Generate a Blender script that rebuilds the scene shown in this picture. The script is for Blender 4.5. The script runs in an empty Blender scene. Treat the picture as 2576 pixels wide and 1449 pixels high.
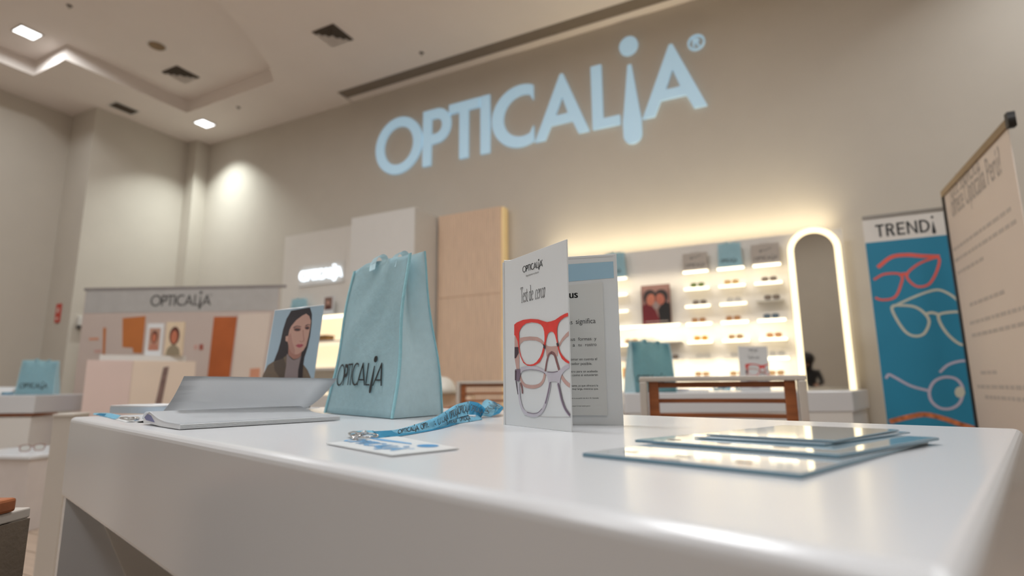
import bpy, bmesh, math, random
from mathutils import Vector, Matrix
random.seed(7)
SC = bpy.context.scene
COL = SC.collection
V = Vector

# ------------------------------------------------------------------ camera
F_PX, PITCH, ROLL, AZ = 1389.8, 0.171534, -0.009477, 0.458102
CX, CY, CZ = 1288.0, 724.5, 0.815
_c, _s = math.cos(AZ), math.sin(AZ)
_f = V((-_s, _c, 0)); _r = V((_c, _s, 0)); _z = V((0, 0, 1))
FWD = _f * math.cos(PITCH) + _z * math.sin(PITCH)
_u = _z * math.cos(PITCH) - _f * math.sin(PITCH)
RGT = _r * math.cos(ROLL) + _u * math.sin(ROLL)
UPV = _u * math.cos(ROLL) - _r * math.sin(ROLL)
CAM = V((0, 0, CZ))
cd = bpy.data.cameras.new('camera'); cam = bpy.data.objects.new('camera', cd); COL.objects.link(cam)
cd.sensor_width = 36.0; cd.lens = 36.0 * F_PX / 2576.0; cd.clip_start = 0.02
cam.matrix_world = Matrix(((RGT.x, UPV.x, -FWD.x, 0), (RGT.y, UPV.y, -FWD.y, 0), (RGT.z, UPV.z, -FWD.z, CZ), (0, 0, 0, 1)))
cd.dof.use_dof = True; cd.dof.focus_distance = 0.86; cd.dof.aperture_fstop = 2.75
SC.camera = cam
SC.view_settings.view_transform = 'Standard'; SC.view_settings.look = 'None'
SC.view_settings.gamma = 1.0; SC.view_settings.use_curve_mapping = False
SC.view_settings.exposure = 0.0
w = bpy.data.worlds.new('world'); SC.world = w; w.use_nodes = True
w.node_tree.nodes['Background'].inputs[0].default_value = (0.9, 0.87, 0.82, 1)
w.node_tree.nodes['Background'].inputs[1].default_value = 0.25
LAMP_W = 40.0        # square ceiling downlights and the added fill lights
STRIP_E = 2.4        # shelf light strips
COVE_W = 9.0

ZC, ZU = 4.85, 5.05          # ceiling and its raised recess
XL, XLR, YW = -8.71, -9.35, 5.65
XR, YF = 4.2, -4.6

def ray(x, y): return FWD + RGT * ((x - CX) / F_PX) - UPV * ((y - CY) / F_PX)
def onz(x, y, z): d = ray(x, y); return CAM + d * ((z - CZ) / d.z)
def ony(x, y, Y): d = ray(x, y); return CAM + d * (Y / d.y)
def dep(x, y, D): return CAM + ray(x, y) * D

def lin(c):
    return tuple(((v / 255) / 12.92 if v / 255 <= 0.04045 else (((v / 255) + 0.055) / 1.055) ** 2.4) for v in c)

# ------------------------------------------------------------------ materials
MC = {}
def mat(name, rgb, rough=0.5, metal=0.0, emit=None, es=0.0, coat=0.0, var=0.04, scale=8.0, bump=0.0, stretch=None, trans=0.0, alpha=None, sss=0.0):
    """rgb in sRGB 0..255, a little procedural variation of tone on every material"""
    if name in MC: return MC[name]
    m = bpy.data.materials.new(name); m.use_nodes = True
    nt = m.node_tree; b = nt.nodes['Principled BSDF']
    c = lin(rgb)
    tc = nt.nodes.new('ShaderNodeTexCoord'); mp = nt.nodes.new('ShaderNodeMapping')
    if stretch: mp.inputs['Scale'].default_value = stretch
    nz = nt.nodes.new('ShaderNodeTexNoise'); nz.inputs['Scale'].default_value = scale; nz.inputs['Detail'].default_value = 4
    nt.links.new(tc.outputs['Object'], mp.inputs[0]); nt.links.new(mp.outputs[0], nz.inputs['Vector'])
    rp = nt.nodes.new('ShaderNodeValToRGB')
    rp.color_ramp.elements[0].position = 0.3; rp.color_ramp.elements[1].position = 0.7
    rp.color_ramp.elements[0].color = tuple(max(0, v * (1 - var)) for v in c) + (1,)
    rp.color_ramp.elements[1].color = tuple(min(1, v * (1 + var)) for v in c) + (1,)
    nt.links.new(nz.outputs['Fac'], rp.inputs[0]); nt.links.new(rp.outputs[0], b.inputs['Base Color'])
    b.inputs['Roughness'].default_value = rough; b.inputs['Metallic'].default_value = metal
    if coat: b.inputs['Coat Weight'].default_value = coat; b.inputs['Coat Roughness'].default_value = 0.05
    if emit:
        b.inputs['Emission Color'].default_value = lin(emit) + (1,); b.inputs['Emission Strength'].default_value = es
    if trans: b.inputs['Transmission Weight'].default_value = trans
    if alpha is not None: b.inputs['Alpha'].default_value = alpha
    if bump:
        bp = nt.nodes.new('ShaderNodeBump'); bp.inputs['Strength'].default_value = bump; bp.inputs['Distance'].default_value = 0.01
        nt.links.new(nz.outputs['Fac'], bp.inputs['Height']); nt.links.new(bp.outputs[0], b.inputs['Normal'])
    MC[name] = m
    return m

WALL = mat('wall_paint', (208, 201, 190), 0.9, var=0.015, scale=3)
CEIL = mat('ceiling_paint', (244, 235, 228), 0.92, var=0.015, scale=2)
WHITE = mat('white_lacquer', (212, 214, 217), 0.22, var=0.01, scale=2)
WHITEM = mat('white_matt', (222, 220, 216), 0.55, var=0.01)
PANEL = mat('white_wall_panel', (226, 221, 214), 0.6, var=0.01)
PAPER = mat('white_paper', (226, 228, 230), 0.45, var=0.01)
CARD = mat('white_card', (222, 225, 226), 0.32, var=0.008)
INK = mat('dark_ink', (38, 42, 44), 0.5, var=0.05)
INKG = mat('grey_ink', (120, 116, 112), 0.6, var=0.05)
BLUEBAG = mat('pale_blue_nonwoven', (212, 234, 239), 0.75, var=0.03, scale=60, bump=0.15)
def translucent(m, f):
    nt = m.node_tree; b = nt.nodes['Principled BSDF']; out = nt.nodes['Material Output']
    tr = nt.nodes.new('ShaderNodeBsdfTranslucent'); mx = nt.nodes.new('ShaderNodeMixShader'); mx.inputs[0].default_value = f
    nt.links.new(nt.nodes['Color Ramp'].outputs[0], tr.inputs[0])
    nt.links.new(b.outputs[0], mx.inputs[1]); nt.links.new(tr.outputs[0], mx.inputs[2]); nt.links.new(mx.outputs[0], out.inputs[0])
translucent(BLUEBAG, 0.3)
BLUESEAM = mat('pale_blue_seam', (150, 203, 214), 0.75, var=0.05, scale=90, bump=0.2)
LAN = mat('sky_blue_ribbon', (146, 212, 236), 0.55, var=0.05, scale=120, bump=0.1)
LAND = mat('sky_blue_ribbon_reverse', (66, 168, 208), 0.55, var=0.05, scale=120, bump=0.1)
CHROME = mat('chrome', (205, 203, 200), 0.16, 1.0)
BLACK = mat('black_metal', (28, 27, 26), 0.4)
WOOD = mat('warm_oiled_wood', (150, 88, 50), 0.42, var=0.22, scale=5, stretch=(1.0, 9, 9))
OAK = mat('light_oak', (236, 208, 182), 0.6, var=0.09, scale=6, stretch=(9, 9, 0.7))
TAUPE = mat('taupe_lacquer', (196, 189, 180), 0.35, var=0.02)
FABRIC = mat('taupe_fabric', (122, 110, 96), 0.9, var=0.06, scale=80, bump=0.2)
FLOORM = mat('floor_wood', (170, 150, 132), 0.4, var=0.12, scale=5, stretch=(0.8, 7, 1))
FLOORD = mat('floor_joint', (70, 62, 54), 0.7)
LEDW = mat('warm_led', (255, 246, 226), 0.5, emit=(255, 236, 196), es=STRIP_E)
LEDM = mat('mirror_led', (255, 244, 220), 0.5, emit=(255, 234, 186), es=1.5)
LENS = mat('lamp_lens', (255, 255, 255), 0.5, emit=(248, 252, 255), es=4.0)
MIRROR = mat('mirror_glass', (205, 200, 192), 0.03, 1.0, var=0.0)
GREYBAG = mat('grey_paper_bag', (186, 176, 166), 0.8, var=0.02)

# ------------------------------------------------------------------ object helpers
def props(o, label=None, cat=None, group=None, kind=None):
    if label: o['label'] = label
    if cat: o['category'] = cat
    if group: o['group'] = group
    if kind: o['kind'] = kind
    return o
def empty(name, loc, rz=0, label=None, cat=None, group=None):
    o = bpy.data.objects.new(name, None); COL.objects.link(o); o.empty_display_size = 0.05
    o.location = loc; o.rotation_euler = (0, 0, rz)
    return props(o, label, cat, group)
def link(name, me, m, parent=None, M=None, smooth=False):
    o = bpy.data.objects.new(name, me); COL.objects.link(o)
    if m is not None:
        if isinstance(m, (list, tuple)):
            for k in m: me.materials.append(k)
        else: me.materials.append(m)
    if parent: o.parent = parent
    if M is not None: o.matrix_local = M
    if smooth:
        for p in me.polygons: p.use_smooth = True
    return o
def wparent(o, root):
    """keep world-space mesh data under a placed root"""
    o.parent = root
    r = root; M = Matrix.Identity(4)
    while r: M = (Matrix.Translation(r.location) @ r.rotation_euler.to_matrix().to_4x4()) @ M if r.rotation_mode != 'QUATERNION' else M; r = r.parent
    o.matrix_local = M.inverted()
    return o
def bmbox(bm, x0, x1, y0, y1, z0, z1, bev=0.0, seg=2, mi=0):
    vs = [bm.verts.new((x, y, z)) for x in (x0, x1) for y in (y0, y1) for z in (z0, z1)]
    fs = [bm.faces.new([vs[i] for i in q]) for q in ((0, 1, 3, 2), (4, 6, 7, 5), (0, 4, 5, 1), (2, 3, 7, 6), (0, 2, 6, 4), (1, 5, 7, 3))]
    for f in fs: f.material_index = mi
    if bev > 0:
        es = list({e for f in fs for e in f.edges})
        bmesh.ops.bevel(bm, geom=es, offset=bev, segments=seg, affect='EDGES', profile=0.5)
    return fs
def bm2(name, bm, m, parent=None, M=None, smooth=False):
    bmesh.ops.recalc_face_normals(bm, faces=bm.faces)
    me = bpy.data.meshes.new(name); bm.to_mesh(me); bm.free()
    return link(name, me, m, parent, M, smooth)
def box(name, m, x0, x1, y0, y1, z0, z1, parent=None, bev=0.0, seg=2, M=None):
    bm = bmesh.new(); bmbox(bm, x0, x1, y0, y1, z0, z1, bev, seg)
    return bm2(name, bm, m, parent, M, smooth=False)
def prism(name, m, pts, z0, z1, parent=None, bev=0.0, seg=2):
    bm = bmesh.new()
    a = [bm.verts.new((p[0], p[1], z0)) for p in pts]; b = [bm.verts.new((p[0], p[1], z1)) for p in pts]
    n = len(pts); bm.faces.new(a[::-1]); bm.faces.new(b)
    for i in range(n): bm.faces.new((a[i], a[(i + 1) % n], b[(i + 1) % n], b[i]))
    if bev: bmesh.ops.bevel(bm, geom=list(bm.edges), offset=bev, segments=seg, affect='EDGES', profile=0.5)
    return bm2(name, bm, m, parent)
def hexa(name, m, pts, parent=None):
    """solid from 4 bottom and 4 top points"""
    bm = bmesh.new(); v = [bm.verts.new(p) for p in pts]
    for q in ((3, 2, 1, 0), (4, 5, 6, 7), (0, 1, 5, 4), (1, 2, 6, 5), (2, 3, 7, 6), (3, 0, 4, 7)): bm.faces.new([v[i] for i in q])
    o = bm2(name, bm, m); 
    if parent: wparent(o, parent)
    return o
def shape(name, loops, depth, m, parent=None, M=None):
    """filled 2D outline with holes, given thickness (depth both sides/2 -> sits 0..depth on +Z)"""
    cu = bpy.data.curves.new(name, 'CURVE'); cu.dimensions = '2D'; cu.fill_mode = 'BOTH'; cu.extrude = depth / 2
    for lp in loops:
        sp = cu.splines.new('POLY'); sp.points.add(len(lp) - 1)
        for p, q in zip(sp.points, lp): p.co = (q[0], q[1], 0, 1)
        sp.use_cyclic_u = True
    o = bpy.data.objects.new(name, cu); COL.objects.link(o)
    dg = bpy.context.evaluated_depsgraph_get(); dg.update()
    me = bpy.data.meshes.new_from_object(o.evaluated_get(dg))
    bpy.data.objects.remove(o); bpy.data.curves.remove(cu)
    me.transform(Matrix.Translation((0, 0, depth / 2)))
    me.materials.clear()
    me.name = name
    return link(name, me, m, parent, M)
def textmesh(body):
    cu = bpy.data.curves.new('text', 'FONT'); cu.body = body; cu.size = 1; cu.extrude = 0.0
    o = bpy.data.objects.new('text', cu); COL.objects.link(o)
    dg = bpy.context.evaluated_depsgraph_get(); dg.update()
    me = bpy.data.meshes.new_from_object(o.evaluated_get(dg))
    bpy.data.objects.remove(o); bpy.data.curves.remove(cu); me.materials.clear()
    return me
def join_loops(name, groups, depth, m, parent=None, M=None):
    """several shapes joined in one print"""
    bm = bmesh.new()
    for g in groups:
        t = shape('tmp', g, depth, None); bm.from_mesh(t.data); me = t.data
        bpy.data.objects.remove(t); bpy.data.meshes.remove(me)
    me = bpy.data.meshes.new(name); bm.to_mesh(me); bm.free()
    return link(name, me, m, parent, M)
def crom(pts, n=6, cyc=False):
    P = [V(p) for p in pts]; out = []
    N = len(P); rng = range(N if cyc else N - 1)
    for i in rng:
        p0 = P[(i - 1) % N] if (cyc or i > 0) else P[0] * 2 - P[1]
        p1 = P[i]; p2 = P[(i + 1) % N]
        p3 = P[(i + 2) % N] if (cyc or i + 2 < N) else p2 * 2 - p1
        for k in range(n):
            t = k / n
            out.append(0.5 * ((2 * p1) + (p2 - p0) * t + (2 * p0 - 5 * p1 + 4 * p2 - p3) * t * t + (3 * p1 - p0 - 3 * p2 + p3) * t ** 3))
    if not cyc: out.append(P[-1])
    return out
def ribbon(pts, wd, n=6, cyc=False, nib=None):
    """loops of a stroked 2D line; nib=(thin,thick) makes pen contrast"""
    P = [V((p[0], p[1])) for p in crom([(p[0], p[1], 0) for p in pts], n, cyc)]
    L, R = [], []
    N = len(P)
    for i, p in enumerate(P):
        a = P[(i - 1) % N] if (cyc or i > 0) else P[i]; b = P[(i + 1) % N] if (cyc or i < N - 1) else P[i]
        d = (b - a); d = d.normalized() if d.length > 1e-9 else V((1, 0)); q = V((-d.y, d.x))
        if callable(wd): ww = wd(i / (N - 1 if N > 1 else 1))
        else: ww = wd
        if nib: ww = nib[0] + (nib[1] - nib[0]) * abs(d.y) ** 1.3
        L.append(p + q * ww / 2); R.append(p - q * ww / 2)
    if cyc: return [L, R]
    return [L + R[::-1]]
def ell(cx, cy, rx, ry, n=28, a=0.0):
    return [(cx + rx * math.cos(t) * math.cos(a) - ry * math.sin(t) * math.sin(a), cy + rx * math.cos(t) * math.sin(a) + ry * math.sin(t) * math.cos(a)) for t in [2 * math.pi * k / n for k in range(n)]]
def arc(cx, cy, rx, ry, a0, a1, n=16):
    return [(cx + rx * math.cos(math.radians(a0 + (a1 - a0) * k / n)), cy + ry * math.sin(math.radians(a0 + (a1 - a0) * k / n))) for k in range(n + 1)]
def frame(o, u, v=None):
    """matrix of a plane through o with x axis u and y axis v (made square)"""
    u = u.normalized(); v = (v - u * v.dot(u)).normalized(); n = u.cross(v)
    return Matrix(((u.x, v.x, n.x, o.x), (u.y, v.y, n.y, o.y), (u.z, v.z, n.z, o.z), (0, 0, 0, 1)))
def pxp(M, x, y):
    """photo pixel on the plane M -> plane coordinates"""
    n = M.to_3x3().col[2]; o = M.translation; d = ray(x, y)
    p = CAM + d * ((o - CAM).dot(n) / d.dot(n))
    q = M.inverted() @ p
    return (q.x, q.y)
def lift(M, h): return M @ Matrix.Translation((0, 0, h))
def sub(M, name, loops, m, parent, h=0.0004, depth=0.0002):
    o = shape(name, loops, depth, m); o.matrix_world = lift(M, h)
    return o if parent is None else wp(o, parent, lift(M, h))
def wp(o, root, MW):
    o.parent = root; o.matrix_parent_inverse = Matrix.Identity(4)
    R = Matrix.Translation(root.location) @ root.rotation_euler.to_matrix().to_4x4()
    if root.parent:
        p = root.parent; R = Matrix.Translation(p.location) @ p.rotation_euler.to_matrix().to_4x4() @ R
    o.matrix_local = R.inverted() @ MW
    return o
def copy_tree(o, parent=None):
    c = o.copy(); COL.objects.link(c); c.parent = parent
    for ch in [k for k in bpy.data.objects if k.parent == o]: copy_tree(ch, c)
    return c

# ------------------------------------------------------------------ the word mark, letter by letter (cap height .77)
def glyphs(w=0.13):
    G = {}
    G['O'] = [ell(-0.382, 0.385, 0.385, 0.405, 40), ell(-0.382, 0.385, 0.385 - w * 1.05, 0.405 - w, 40)]
    p = [(0.02, 0), (0.02, 0.77), (0.24, 0.77)] + arc(0.235, 0.53, 0.215, 0.24, 80, -80, 14) + [(0.15, 0.285), (0.02 + w, 0.275), (0.02 + w, 0)]
    G['P'] = [p, [(0.02 + w, 0.64)] + arc(0.22, 0.53, 0.10, 0.11, 90, -90, 10) + [(0.02 + w, 0.42)]]
    G['T'] = [[(0.425, 0.77 - w), (0.425, 0.77), (0.876, 0.77), (0.876, 0.77 - w), (0.648 + w / 2, 0.77 - w), (0.648 + w / 2, 0), (0.648 - w / 2, 0), (0.648 - w / 2, 0.77 - w)]]
    G['I'] = [[(0.957 - w / 2, 0), (0.957 - w / 2, 0.77), (0.957 + w / 2, 0.77), (0.957 + w / 2, 0)]]
    co = arc(1.445, 0.385, 0.39, 0.40, 64, 296, 30); ci = arc(1.47, 0.385, 0.39 - w, 0.40 - w, 292, 68, 30)
    G['C'] = [co + [(1.615, 0.06), (1.615, 0.06 + w * 1.25)] + ci + [(1.615, 0.71 - w * 1.25), (1.615, 0.71)]]
    def A(ax, lx, rx):
        a = w / 0.125 * 0.125
        d = a * 1.0
        ih = 0.28; t = (ih) / 0.785
        return [[(ax - 0.018, 0.785), (lx, 0), (lx + d, 0), (lx + d + (ax - lx) * 0.165 / 0.785 + 0.0, 0.165), (rx - d - (rx - ax) * 0.165 / 0.785, 0.165), (rx - d, 0), (rx, 0), (ax + 0.018, 0.785)],
                [(ax, 0.785 - w * 2.2), (lx + d * 1.05 + (ax - lx) * t, 0.165 + w * 0.85), (rx - d * 1.05 - (rx - ax) * t, 0.165 + w * 0.85)]]
    G['A'] = A(1.982, 1.63, 2.30)
    G['L'] = [[(2.34, 0), (2.34, 0.77), (2.34 + w * 0.95, 0.77), (2.34 + w * 0.95, w * 0.85), (2.652, w * 0.85), (2.652, 0)]]
    G['dot'] = [ell(2.785, 0.905, 0.104, 0.112, 28)]
    k = 0.6 + 0.4 * w / 0.13
    G['drop'] = [[(2.765, 0.675)] + [(2.785 - 0.1 * k, 0.0), (2.785 - 0.1 * k, -0.13)] + arc(2.785, -0.15, 0.1 * k, 0.105, 180, 360, 12) + [(2.785 + 0.1 * k, 0.0), (2.805, 0.675)]]
    G['A2'] = A(3.24, 2.90, 3.565)
    return G
R_RING = [ell(3.50, 0.735, 0.088, 0.09), ell(3.50, 0.735, 0.070, 0.072)]
R_LET = [[(3.465, 0.69), (3.465, 0.785), (3.505, 0.785), (3.53, 0.772), (3.532, 0.75), (3.51, 0.738), (3.535, 0.69), (3.517, 0.69), (3.494, 0.735), (3.482, 0.735), (3.482, 0.69)]]
def wordmark(M, m, parent, w=0.09, h=0.0004, depth=0.0002, name='printed_wordmark', ring=True):
    """M maps letter units to the world"""
    G = glyphs(w)
    gs = list(G.values()) + ([R_RING] if ring else [])
    o = join_loops(name, gs, 1.0, m)
    o.data.transform(Matrix.Diagonal((1, 1, 1e-9 + 1, 1)))
    for v in o.data.vertices: v.co.z = 0 if v.co.z < 0.5 else 1
    S = M @ Matrix.Translation((0, 0, 0))
    sc = S.to_scale().x
    for v in o.data.vertices:
        v.co = V((v.co.x * sc, v.co.y * sc, h + (depth if v.co.z > 0.5 else 0)))
    R = Matrix.Translation(S.translation) @ S.to_3x3().normalized().to_4x4()
    if parent is not None: wp(o, parent, R)
    else: o.matrix_world = R
    return o
def wm_at(M, a, b):
    """word mark on plane M, baseline from plane point a (left of O) to b (right foot of A)"""
    a = V((a[0], a[1], 0)); b = V((b[0], b[1], 0)); d = b - a; s = d.length / 4.33
    ang = math.atan2(d.y, d.x)
    return M @ Matrix.Translation(a) @ Matrix.Rotation(ang, 4, 'Z') @ Matrix.Scale(s, 4) @ Matrix.Translation((0.765, 0, 0))
def text_on(M, body, a, b, m, parent, h=0.0004, name='printed_text', yscale=1.0):
    me = textmesh(body)
    xs = [v.co.x for v in me.vertices]; x0, x1 = min(xs), max(xs)
    a = V((a[0], a[1], 0)); b = V((b[0], b[1], 0)); d = b - a; s = d.length / (x1 - x0)
    me.transform(Matrix.Diagonal((s, s * yscale, 1, 1)) @ Matrix.Translation((-x0, 0, 0)))
    o = link(name, me, m)
    MM = lift(M, h) @ Matrix.Translation(a) @ Matrix.Rotation(math.atan2(d.y, d.x), 4, 'Z')
    if parent is not None: wp(o, parent, MM)
    else: o.matrix_world = MM
    return o

# ------------------------------------------------------------------ room shell
def structure(o): o['kind'] = 'structure'; return o
# floor: planks where the floor is near enough to tell them apart, one slab under them
fl = structure(box('floor', FLOORD, XLR - 0.2, XR, YF, YW, -0.05, 0.0))
k = 0
pm = None
for i in range(18):
    for j in range(5):
        x0 = -2.2 + j * 1.3 + (i % 3) * 0.43; y0 = -0.6 + i * 0.19
        pl = box('plank', FLOORM, 0, 1.292, 0, 0.184, 0, 0.006, bev=0) if pm is None else None
        if pl is None:
            pl = bpy.data.objects.new('plank', pm); COL.objects.link(pl)
        else: pm = pl.data
        pl.parent = fl; pl.location = (x0, y0, 0.0 + 0.0004 * ((i * 7 + j * 3) % 3))
bm = bmesh.new()
i = 0; y = -4.5
while y < 5.6:
    x = -9.4 + (i % 3) * 0.43
    while x < 4.0:
        near = (-2.35 < x < 5.2) and (-0.7 < y < 2.8)
        if not near: bmbox(bm, x, min(x + 1.292, XR - 0.02), y, y + 0.184, 0, 0.006)
        x += 1.3
    y += 0.19; i += 1
o = bm2('far_planks', bm, FLOORM, fl); o['kind'] = 'stuff'

structure(box('wall_back', WALL, XL - 0.9, XR + 0.2, YW, YW + 0.15, 0, 5.3))
o = structure(box('wall_left', WALL, XLR - 0.15, XLR, YF, 4.04, 0, 5.3))
o = structure(box('wall_left_inner', WALL, XLR - 0.15, XL, 4.04, YW, 0, 5.3))
structure(box('wall_right', WALL, XR, XR + 0.15, YF, YW, 0, 5.3))
structure(box('wall_front', WALL, XLR - 0.3, XR + 0.2, YF - 0.15, YF, 0, 5.3))
# pilaster in the corner
structure(box('trim_1', WALL, XL, -8.47, 5.42, YW, 0, ZC))
# ceiling with a raised recess and a slot along the back wall
rec = [(-8.53, 3.20), (-7.75, 3.19), (-7.74, 4.75), (-5.87, 4.73), (-5.60, 4.42), (-5.395, 4.037), (-5.24, 3.68), (-5.118, 3.321), (-5.0, 2.6), (-4.98, 1.2), (-5.1, 0.2), (-8.53, 0.2)]
outer = [(XLR - 0.2, YF), (XR, YF), (XR, 5.33), (-5.33, 5.33), (-5.33, YW), (XLR - 0.2, YW)]
structure(shape('ceiling', [outer, rec], 0.2, CEIL, M=Matrix.Translation((0, 0, ZC))))
structure(box('ceiling_recess', CEIL, XLR - 0.2, XR, YF, YW - 0.001, ZU, ZU + 0.1))

SLOTM = mat('slot_shade', (136, 124, 112), 0.85)
structure(box('trim_2', SLOTM, -5.32, XR - .01, 5.335, 5.53, ZC + .012, ZC + .03))  # dark strip standing in for the shade inside the slot
structure(box('trim_3', CEIL, -5.32, XR - .01, 5.53, YW - .001, ZC + .004, ZC + .03))
# ------------------------------------------------------------------ ceiling fittings
def downlight(x, y, z, label, lit=LAMP_W, col=(0.95, 0.98, 1.0), spread=130, s=0.115, cat_label=None):
    t = empty('ceiling_downlight', (x, y, z), 0, label, 'light', 'square recessed downlights')
    bm = bmesh.new()
    for q in ((-s, s, -s, -s + 0.012), (-s, s, s - 0.012, s), (-s, -s + 0.012, -s, s), (s - 0.012, s, -s, s)):
        bmbox(bm, q[0], q[1], q[2], q[3], -0.012, 0.0)
    bm2('frame', bm, WHITEM, t)
    box('lens', LENS, -s + 0.014, s - 0.014, -s + 0.014, s - 0.014, -0.008, -0.001, t)
    ld = bpy.data.lights.new('lamp_glow', 'AREA'); ld.shape = 'SQUARE'; ld.size = s * 1.6; ld.energy = lit; ld.color = col; ld.spread = math.radians(spread)
    lo = bpy.data.objects.new('lamp_glow', ld); COL.objects.link(lo); lo.parent = t; lo.location = (0, 0, -0.02)
    return t
downlight(-7.81, 5.09, ZC, 'square lit ceiling downlight nearest the room corner', LAMP_W * 0.6, (0.93, 1.0, 0.96), spread=105)
downlight(-7.89, 2.84, ZU, 'square lit ceiling downlight at the upper left, above the bright recess edge', LAMP_W * 0.4, spread=170)
downlight(2.30, 4.75, ZC, 'square ceiling downlight out of frame above the leaning banner', LAMP_W * 0.35)
WHERE_ = iter(('above the far left corner of the shop', 'left of the near desk', 'above the left shop entrance', 'right above the near desk', 'behind the camera, left of centre', 'above the right end of the near desk', 'behind the camera at the right'))
for x, y, e in ((-7.0, -0.2, .12), (-4.4, 1.2, 1.2), (-4.4, -2.0, .6), (-1.6, 1.2, 1.65), (-1.6, -2.0, .5), (1.2, 1.2, 1.0), (1.2, -2.6, .6)):  # unseen fill lights, added to brighten the desk and walls
    downlight(x, y, ZC if x > -4.9 and x != -4.4 else ZC, 'large square fill light added out of view, ' + next(WHERE_), LAMP_W * e, (0.975, 0.985, 1.0), 175, 0.5)

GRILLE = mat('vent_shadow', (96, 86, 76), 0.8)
def diffuser(x, y, z, label, s=0.165):
    t = empty('ceiling_vent', (x, y, z), 0, label, 'vent', 'square ceiling air vents')
    prism('shaded_half', GRILLE, [(-s, -s), (s, -s), (s, s)], -.006, -.001, t)  # one half coloured dark for the shade between the vanes
    for k in range(3):
        a = s * (1 - .3 * k); b = a - .035
        for pts in ([(-a, -a), (a, -a), (b, -b), (-b, -b)], [(a, -a), (a, a), (b, b), (b, -b)]):
            bm = bmesh.new(); v = [bm.verts.new((p[0], p[1], -.008 if i_ < 2 else -.03)) for i_, p in enumerate(pts)]; bm.faces.new(v)
            bmesh.ops.solidify(bm, geom=bm.faces[:], thickness=.002); bm2('vane', bm, mat('vent_vane_shaded', (120, 110, 100), .8), t)  # darker copy of the vanes for the shaded half
        for pts in ([(a, a), (-a, a), (-b, b), (b, b)], [(-a, a), (-a, -a), (-b, -b), (-b, b)]):
            bm = bmesh.new(); v = [bm.verts.new((p[0], p[1], -.003 if i_ < 2 else -.008)) for i_, p in enumerate(pts)]; bm.faces.new(v)
            bmesh.ops.solidify(bm, geom=bm.faces[:], thickness=.002); bm2('vane', bm, CEIL, t)
    prism('lit_half', CEIL, [(-s, -s), (s, s), (-s, s)], -.0025, -.0005, t)  # ceiling-coloured sheet standing in for the lit half
    return t
diffuser(-4.45, 4.345, ZC, 'square air vent right of the ceiling recess')
diffuser(-7.15, 4.26, ZU, 'square air vent inside the ceiling recess')
t = empty('ceiling_grille', (-8.40, 4.24, ZC), 0, 'dark slatted rectangular grille in the ceiling near the left wall', 'vent')
box('grille_frame', WHITEM, -0.11, 0.11, -0.17, 0.17, -0.008, 0, t)
box('grille_core', GRILLE, -0.09, 0.09, -0.15, 0.15, -0.012, -0.008, t)
for k in range(9): box('slat', GRILLE, -0.088, 0.088, -0.145 + k * 0.034, -0.135 + k * 0.034, -0.018, -0.011, t)
def disc(name, m, x, y, z, r, h, label=None, cat=None, group=None, parent=None):
    bm = bmesh.new(); bmesh.ops.create_cone(bm, cap_ends=True, segments=24, radius1=r * 0.85, radius2=r, depth=h)
    o = bm2(name, bm, m, parent); o.location = (x, y, z - h / 2)
    return props(o, label, cat, group)
t = empty('ceiling_speaker', (-6.78, 3.71, ZU), 0, 'round tan loudspeaker grille in the ceiling recess', 'speaker')
disc('speaker_grille', mat('speaker_tan', (150, 128, 100), 0.8), 0, 0, 0, 0.1, 0.015, parent=t)
disc('speaker_rim', WHITEM, 0, 0, 0.0, 0.112, 0.006, parent=t)
for x, y, z, lb in ((-3.73, 5.10, ZC, 'small sprinkler head beside the slot over the big letters'), (-6.91, 4.99, ZC, 'small sprinkler head right of the corner downlight'), (-6.90, 2.81, ZU, 'small sprinkler head at the top left of the recess')):
    t = empty('sprinkler', (x, y, z), 0, lb, 'sprinkler', 'ceiling sprinklers')
    disc('plate', GRILLE, 0, 0, 0, 0.03, 0.006, parent=t); disc('nozzle', CHROME, 0, 0, -0.006, 0.012, 0.03, parent=t)

# ------------------------------------------------------------------ big letters on the back wall
o_ = ony(900 + 455 / 2.862, 80 + 975 / 2.862, 5.62)
sg = empty('lettering_sign', (o_.x, YW, o_.z), 0, 'large pale blue cut-out letters OPTICALIA on the beige back wall', 'sign')
LETB = mat('pale_blue_letter', (186, 208, 222), 0.6, emit=(150, 188, 210), es=0.5, var=0.01)  # emission put into the letters to brighten them against the wall
MW = Matrix.Translation((o_.x, YW - 0.002, o_.z)) @ Matrix.Rotation(math.pi / 2, 4, 'X')
for kx, lp in glyphs(0.13).items():
    nm = {'dot': 'letter_dot', 'drop': 'letter_stem'}.get(kx, 'letter')
    o = shape(nm, lp, 0.03, LETB); wp(o, sg, MW)
o = join_loops('registered_mark', [R_RING, R_LET], 0.02, LETB); wp(o, sg, MW)

# ------------------------------------------------------------------ display wall
YP = 5.5
du = empty('eyewear_display', (-0.6, YP, 0), 0, 'white eyewear display wall with lit shelves and arched mirror bay', 'display')
def kid(o, root): o.parent = root; o.location = tuple(V(o.location) - V(root.location)); return o
kid(box('back_panel', PANEL, -2.4, 0.525, YP, YP + 0.02, 0, 2.135), du)
kid(box('base_plinth', WHITEM, -2.4, 0.0, YP - 0.35, YP, 0, 0.62, bev=0.004), du)
kid(box('cove_strip', LEDW, -2.35, 0.50, YP + 0.03, YP + 0.06, 2.06, 2.075), du)
kid(box('cove_strip', LEDW, 0.49, 0.505, YP + 0.075, YP + 0.09, 0.8, 2.08), du)
ld = bpy.data.lights.new('cove_glow', 'AREA'); ld.shape = 'RECTANGLE'; ld.size = 2.75; ld.size_y = 0.05; ld.energy = COVE_W * .22; ld.color = (1.0, 0.86, 0.58)
l2_ = ld.copy(); l2_.energy = COVE_W * .85; l2_.spread = math.radians(95)
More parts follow.
